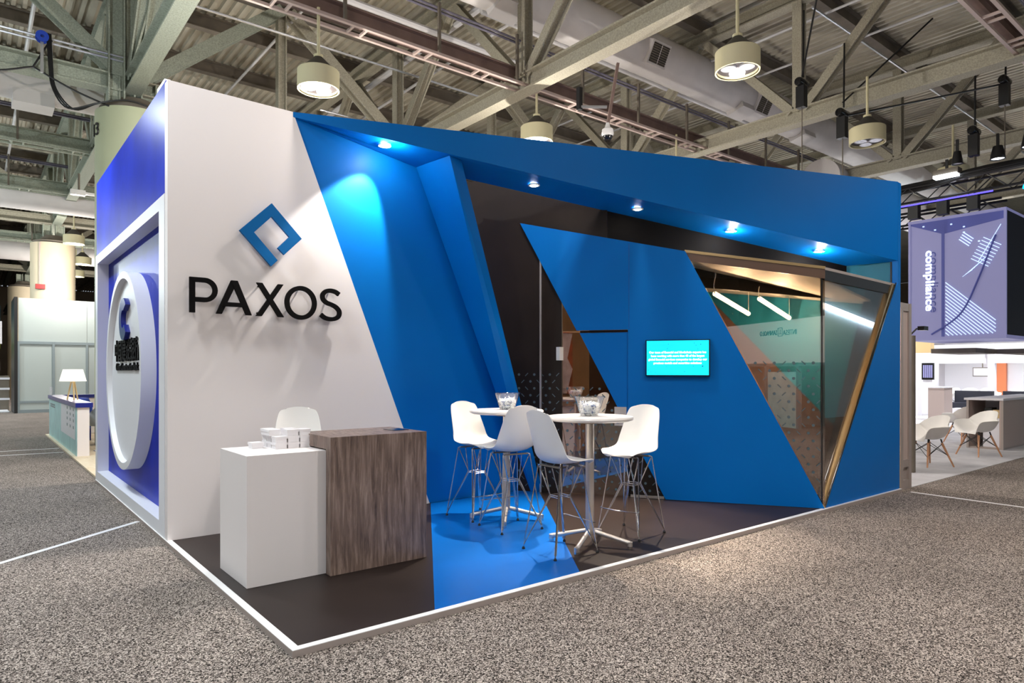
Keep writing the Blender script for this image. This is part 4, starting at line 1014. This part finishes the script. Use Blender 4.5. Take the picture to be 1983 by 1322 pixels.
# glazed white lounge
r = empty('white_lounge', (33, 11, 0), 'bright white lounge with framed openings and an orange band at the far right', 'booth')
MB().box((38, 4, 0), (38.3, 26, 4.4)).build('back_wall', 'lounge_white', r)
MB().box((28.0, 7.86, 1.81), (28.2, 9.7, 1.98)).build('beam', 'lounge_white', r)
MB().box((28.0, 3.0, 1.81), (28.2, 7.66, 1.98)).build('beam', 'lounge_white', r)
MB().box((27.95, 7.66, .008), (28.2, 7.86, 2.5)).build('post', 'lounge_white', r)
MB().box((28.04, 3, 1.98), (28.12, 9.7, 2.5)).build('fabric_band', 'lounge_white', r)
MB().box((37.8, 9.9, .0), (38, 10.5, 2.6)).build('orange_band', 'orange', r)
MB().box((30, 12.5, 0), (38, 12.7, 3.6)).build('side_wall', 'lounge_white', r)
r = empty('hanging_screen', (31, 10.2, 1.45), 'white blank framed screen hanging in the far lounge', 'screen')
MB().box((31, 8.58, 1.32), (31.08, 9.22, 1.68)).build('frame', 'steel_dark', r)
MB().box((30.98, 8.61, 1.35), (31.0, 9.19, 1.65)).build('face', 'lounge_white', r)
MB().tube([(31.05, 8.9, 1.68), (31.05, 8.9, 2.5)], .02, 6).build('stem', 'steel_dark', r)
def sofa(x, y, hw_, lab):
    r = empty('sofa', (x, y, .008), lab, 'sofa', 'dark sofas in the far lounge')
    MB().box((x, y-hw_, .12), (x+.8, y+hw_, .45)).build('seat', 'dark_sofa', r); MB().box((x+.55, y-hw_, .45), (x+.8, y+hw_, .85)).build('backrest', 'dark_sofa', r)
    for sx in (.1, .7):
        for sy in (-hw_+.08, hw_-.08): MB().box((x+sx-.03, y+sy-.03, .008), (x+sx+.03, y+sy+.03, .12)).build('leg', 'chrome', r)
    return r
sofa(26.2, 7.95, .55, 'dark quilted sofa just right of the greige pedestal')
sofa(26.6, 6.75, .45, 'dark quilted sofa above the reception counter top')
o = MB().box((25.2, 7.5, .008), (25.7, 8.1, .30)).build('low_table', 'lounge_white'); tag(o, 'low white table in front of the dark sofa right of the pedestal', 'table')
for i_, (x, y) in enumerate(((29.2, 9.4), (29.4, 8.85), (29.6, 8.25), (29.2, 7.2))):
    lab = ('pale green-shaded armchair in the far lounge, leftmost of the row', 'pale green-shaded armchair in the far lounge, second of the row', 'pale green-shaded armchair in the far lounge, third, by the white post', 'pale green-shaded armchair in the far lounge, right of the white post')[i_]
    dup(ac, (x, y, .1), 1.2+i_*.5, lab, 'armchairs in the far lounge')
o = MB().box((24, 8.3, 2.12), (24.3, 8.8, 2.5)).build('wood_fascia', 'light_wood'); tag(o, 'tan wooden fascia below the hanging cube', 'fascia')

# hanging fabric cube
r = empty('hanging_cube', (18.9, 5.7, 2.3), 'large lilac translucent-looking fabric cube with projected lines hanging at right', 'sign')
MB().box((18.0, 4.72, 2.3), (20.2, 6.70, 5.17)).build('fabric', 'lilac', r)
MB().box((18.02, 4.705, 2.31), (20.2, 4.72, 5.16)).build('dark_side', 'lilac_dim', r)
MB().box((17.98, 4.70, 5.13), (20.22, 6.72, 5.19)).build('top_frame', 'lilac', r)
MB().box((17.98, 4.70, 2.26), (20.22, 6.72, 2.34)).build('bottom_frame', 'lilac', r)
for y0 in (4.70, 6.66): MB().box((17.975, y0, 2.3), (18.03, y0+.05, 5.17)).build('edge_frame', 'lilac', r)
MB().box((17.985, 5.93, 2.34), (18.0, 5.99, 4.9)).build('inner_fold', 'indigo', r)
MB().prism([(17.99, 6.7, 5.1), (17.99, 5.96, 4.78), (17.99, 4.75, 4.95), (17.99, 4.75, 5.12), (17.99, 6.7, 5.12)], (.01, 0, 0)).build('indigo_top', 'indigo', r)
text_mb('compliance', .26, (17.97, 6.32, 3.70), (0, 0, -1), (0, -1, 0), (.02, 0, 0), width=1.45, bold=.005).build('projected_word', 'lilac_text', r)
text_mb('compliance', .24, (17.975, 6.22, 3.66), (0, 0, -1), (0, -1, 0), (.01, 0, 0), width=1.45).build('shadow_word', 'indigo', r)
mb = MB()
for i_ in range(15):
    z_ = 3.62-i_*.085; L = min(1.02, (z_-2.36)/.95*1.0)
    mb.bar((17.975, 5.90, z_), (17.975, 5.90-L*.98, z_-L*.93), .012, .02)
mb.build('line_fan', 'lilac_line', r)
mb = MB()
for i_ in range(8):
    y_ = 5.28-i_*.035; z_ = 4.10+i_*.065; mb.bar((17.975, y_+.10, z_+.02), (17.975, y_-.24, z_-.20), .012, .018)
mb.build('line_fan', 'lilac_line', r)
mb = MB()
for i_ in range(4): mb.bar((17.975, 5.62-i_*.03, 4.60+i_*.05), (17.975, 5.42-i_*.03, 4.42+i_*.05), .012, .022)
mb.build('line_fan', 'lilac_line', r)
mb = MB()
for i_ in range(7): mb.bar((17.975, 5.55-i_*.06, 3.72+i_*.05), (17.975, 5.35-i_*.05, 3.86+i_*.05), .01, .008)
mb.build('line_fan', 'lilac_line', r)
MB().bar((17.97, 4.80, 4.82), (17.97, 5.24, 4.02), .012, .014).build('light_streak', 'lilac_line', r)
for y_, z_ in ((6.35, 5.02), (5.76, 4.98), (5.5, 4.75), (5.2, 4.5), (5.5, 4.88), (6.1, 4.9)): MB().bar((17.97, y_, z_), (17.97, y_+.04, z_), .012, .03).build('light_dot', 'lilac_line', r)
mb = MB(); mb.tube(spline([(17.972, 6.2, 2.4), (17.972, 5.6, 2.85), (17.972, 5.25, 3.6), (17.972, 4.9, 4.6)], 8), .02, 6); mb.build('indigo_curve', 'indigo', r)
for i_ in range(3): MB().box((19.4+i_*.9, 5.7-i_*1.2, 1.98-.02*i_), (21.4+i_*1.2, 6.7-i_*1.2, 2.1-.02*i_)).build('floating_slab', 'steel_dark', r)

# lighting rig
r = empty('lighting_truss', (18, 6, 5.6), 'black box lighting truss above the hanging cube', 'truss rig')
def lattice(p, q, hgt, wd, par, n_):
    p = V(p); q = V(q); d = (q-p).normalized(); sd = d.cross(V((0, 0, 1)))
    for a, b in ((-1, 0), (1, 0), (-1, 1), (1, 1)):
        off = sd*wd/2*a+V((0, 0, hgt*b)); MB().tube([p+off, q+off], .03, 6).build('chord', 'black', par)
    for s_ in (-1, 1):
        o_ = sd*wd/2*s_; pts_ = [p.lerp(q, i_/n_)+o_+V((0, 0, hgt*(i_ % 2))) for i_ in range(n_+1)]
        MB().tube(pts_, .018, 5).build('lacing', 'black', par)
lattice((18.0, 3.0, 5.62), (18.0, 9.5, 5.62), .36, .4, r, 16)
lattice((18.6, 4.9, 5.2), (18.6, 9.5, 5.2), .30, .4, r, 12)
lattice((17.2, 3.6, 5.95), (24.0, 3.6, 5.95), .36, .4, r, 14)
mb = MB(); rnd = random.Random(4)
for i_ in range(7):
    mb.tube(spline([(17.85+rnd.uniform(-.1, .3), 3.2, 6.05), (17.8+rnd.uniform(-.2, .2), 5.0, 6.03+rnd.uniform(-.1, .1)), (17.9, 6.6, 5.98+rnd.uniform(-.1, .1)), (17.9, 9, 6.0)], 5), .045, 6)
mb.build('cable_run', 'black', r)
MB().box((17.78, 4.9, 5.54), (17.80, 9.0, 5.57)).build('blue_led_strip', 'led_blue', r)
for i_ in range(5): MB().box((17.8, 5.2+i_*.62, 5.22), (18.0, 5.42+i_*.62, 5.55)).build('dimmer_pack', 'black', r)
o = MB().tube([(17.0, 4.15, 5.35), (17.6, 3.2, 5.15)], .05, 8).build('led_batten', 'led_cyan'); tag(o, 'bright blue light batten at the right picture edge', 'lamp')
def stage_lamp(loc, lab, em='spot_cool', rad=.12):
    r = empty('stage_lamp', loc, lab, 'lamp', 'lamps on the lighting rig'); l = V(loc)
    MB().lathe([(rad*.7, .28), (rad, .10), (rad*1.1, 0), (rad, 0), (rad*.9, .03)], l, 20).build('housing', 'black', r, smooth=True)
    MB().lathe([(0, .02), (rad*.9, .02), (rad*.9, .03), (0, .03)], l, 20).build('lens', em, r)
    MB().bar(l+V((0, 0, .25)), l+V((0, 0, .55)), .05, .05).build('yoke', 'black', r)
    return r
stage_lamp((17.0, 5.35, 6.1), 'small white lamp hanging between header corner and truss', 'white_gloss', .10)
def flood(loc, lab):
    r = empty('stage_lamp', loc, lab, 'lamp', 'lamps on the lighting rig'); l = V(loc)
    MB().box(l+V((-.12, -.26, .03)), l+V((.16, .26, .17))).build('housing', 'steel_dark', r); MB().box(l+V((-.15, -.24, -.02)), l+V((.05, .24, .04))).build('lens', 'spot_cool', r)
    MB().bar(l+V((0, 0, .1)), l+V((0, 0, .4)), .05, .05).build('yoke', 'black', r)
flood((17.6, 5.75, 6.02), 'rectangular lit floodlight on top of the black truss')
stage_lamp((17.2, 4.65, 6.08), 'round lit spotlight at the truss corner, lower one', 'spot_cool', .13)
stage_lamp((17.2, 4.1, 6.20), 'round lit spotlight at the truss corner, upper one', 'spot_cool', .13)
stage_lamp((17.9, 6.95, 5.25), 'small bright lamp beside the right edge of the header', 'spot_cool', .07)

# chain hoists
def hoist(loc, ztop, zbot, lab):
    r = empty('chain_hoist', loc, lab, 'hoist', 'black chain hoists'); l = V(loc)
    MB().lathe([(0, -.20), (.07, -.19), (.09, -.16), (.09, .16), (.07, .19), (0, .20)], l+V((0, 0, .16)), 18, 'x').build('motor', 'black_gloss', r, smooth=True)
    MB().box(l+V((-.10, -.09, -.38)), l+V((.06, .09, .08))).build('chain_bag', 'black', r)
    MB().tube([l+V((.05, 0, .3)), V((l.x+.08, l.y, ztop))], .02, 6).build('sling', 'black', r)
    MB().tube([l+V((0, 0, -.3)), V((l.x, l.y, zbot))], .012, 6).build('chain', 'steel_dark', r)
    return r
hoist((13.9, 7.29, 7.55), 9.3, 4.4, 'upper left black chain hoist, its chain falling straight behind the header')
hoist((14.6, 6.75, 6.9), 8.6, 4.4, 'black chain hoist partly hidden behind the third truss beam')
hoist((17.3, 4.55, 7.6), 9.3, 6.2, 'black chain hoist near the right picture edge')
hoist((16.9, 5.0, 6.55), 8.2, 6.0, 'black chain hoist on the dim beam above the round spotlights')
for p, q, lab in (((12.9, 6.3, 9.6), (13.9, 7.29, 7.85), 'thin black sling rising left from the hoist by the third truss'), ((16.3, 5.6, 9.2), (14.6, 6.75, 7.3), 'thin black sling rising right across the ribbed deck'), ((14.6, 6.75, 7.0), (17.3, 4.55, 7.7), 'black cable strung between the right hoists')):
    o = MB().tube([p, q], .02, 6).build('rigging_sling', 'black'); tag(o, lab, 'sling')
# dome camera on a pole
r = empty('dome_camera', (8.87, 8.26, 5.74), 'white dome security camera hanging above the middle of the header', 'camera')
cq = V((8.87, 8.26, 5.74))
MB().lathe([(0, -.10), (.06, -.09), (.085, -.04), (.09, .0)], cq, 24).build('dome', 'black_gloss', r, smooth=True)
MB().lathe([(.095, -.02), (.11, .02), (.10, .10), (.05, .14), (.03, .22)], cq, 24).build('housing', 'white_gloss', r, smooth=True)
MB().bar(cq+V((0, 0, .18)), cq+V((.16, -.10, 1.3)), .05, .05).build('pole', 'steel_rust', r)
MB().bar(cq+V((-.02, .0, .5)), cq+V((-.40, .3, .5)), .04, .04).build('bracket', 'conduit', r)
MB().box(cq+V((-.44, .27, .45)), cq+V((-.36, .35, .85))).build('aerial', 'black', r)

# ------------------------------------------------------------------ the stand across the aisle, behind the camera (mirrored in the glass)
r = empty('opposite_booth', (-4, -3.2, 0), 'white booth across the aisle mirrored in the tinted glass, with dark lettering', 'booth')
MB().box((-9.5, -3.3, 1.72), (.6, -3.2, 2.9)).build('upper_wall', 'white', r)
MB().box((-9.5, -4.6, 0), (.6, -4.5, 1.72)).build('back_wall', 'sage', r)
for x_ in (-9.4, -6.5, -4.6, -3.25, -1.9, -.2, .5): MB().box((x_-.05, -3.3, 0), (x_+.05, -3.2, 1.75)).build('upright', 'sage_frame', r)
MB().box((-9.5, -3.3, 1.66), (.6, -3.2, 1.74)).build('rail', 'sage_frame', r)
MB().box((-3.2, -3.3, 0), (-1.95, -3.24, 1.5)).build('panel', 'aqua', r)
MB().box((-4.5, -3.3, 0), (-3.3, -3.24, .7)).build('panel', 'lounge_white', r)
text_mb('INTESA', .19, (-1.90, -3.195, 2.50), (-1, 0, 0), (0, 0, 1), (0, .01, 0), align='LEFT', width=.56).build('lettering', 'teal', r)
text_mb('SANPAOLO', .19, (-2.72, -3.195, 2.52), (-1, 0, 0), (0, 0, 1), (0, .01, 0), align='LEFT', width=.76).build('lettering', 'teal', r)
mb = MB()
for a, b in (((-2.50, 2.48), (-2.68, 2.48)), ((-2.50, 2.70), (-2.68, 2.70)), ((-2.50, 2.48), (-2.50, 2.70)), ((-2.68, 2.48), (-2.68, 2.70)), ((-2.54, 2.54), (-2.64, 2.54)), ((-2.59, 2.54), (-2.59, 2.66))): mb.bar((a[0], -3.19, a[1]), (b[0], -3.19, b[1]), .012, .012)
mb.build('square_mark', 'teal', r)
MB().box((-9.5, -9, 0), (-9.4, -3.3, 2.9)).build('side_wall', 'white', r)
r = empty('distant_booth', (22, -3, 0), 'pale booth far behind the camera mirrored in the narrow glass pane', 'booth')
MB().box((14, -3.6, .0), (34, -3.5, 5.2)).build('wall', 'slate_wall', r)
o = MB().tube([(17.5, -3.41, 4.1), (27, -3.41, 2.9)], .10, 8).build('light_band', 'spot_cool'); tag(o, 'bright white light band on the booth mirrored in the narrow glass pane', 'lamp')

# ------------------------------------------------------------------ light of the hall
wd = bpy.data.worlds.new('hall_ambience'); SC.world = wd; wd.use_nodes = True
bg = wd.node_tree.nodes['Background']; bg.inputs['Color'].default_value = (.80, .90, 1., 1); bg.inputs['Strength'].default_value = .4
SC.view_settings.view_transform = 'Standard'; SC.view_settings.look = 'None'; SC.view_settings.gamma = 1.; SC.view_settings.exposure = .27; SC.view_settings.use_curve_mapping = False
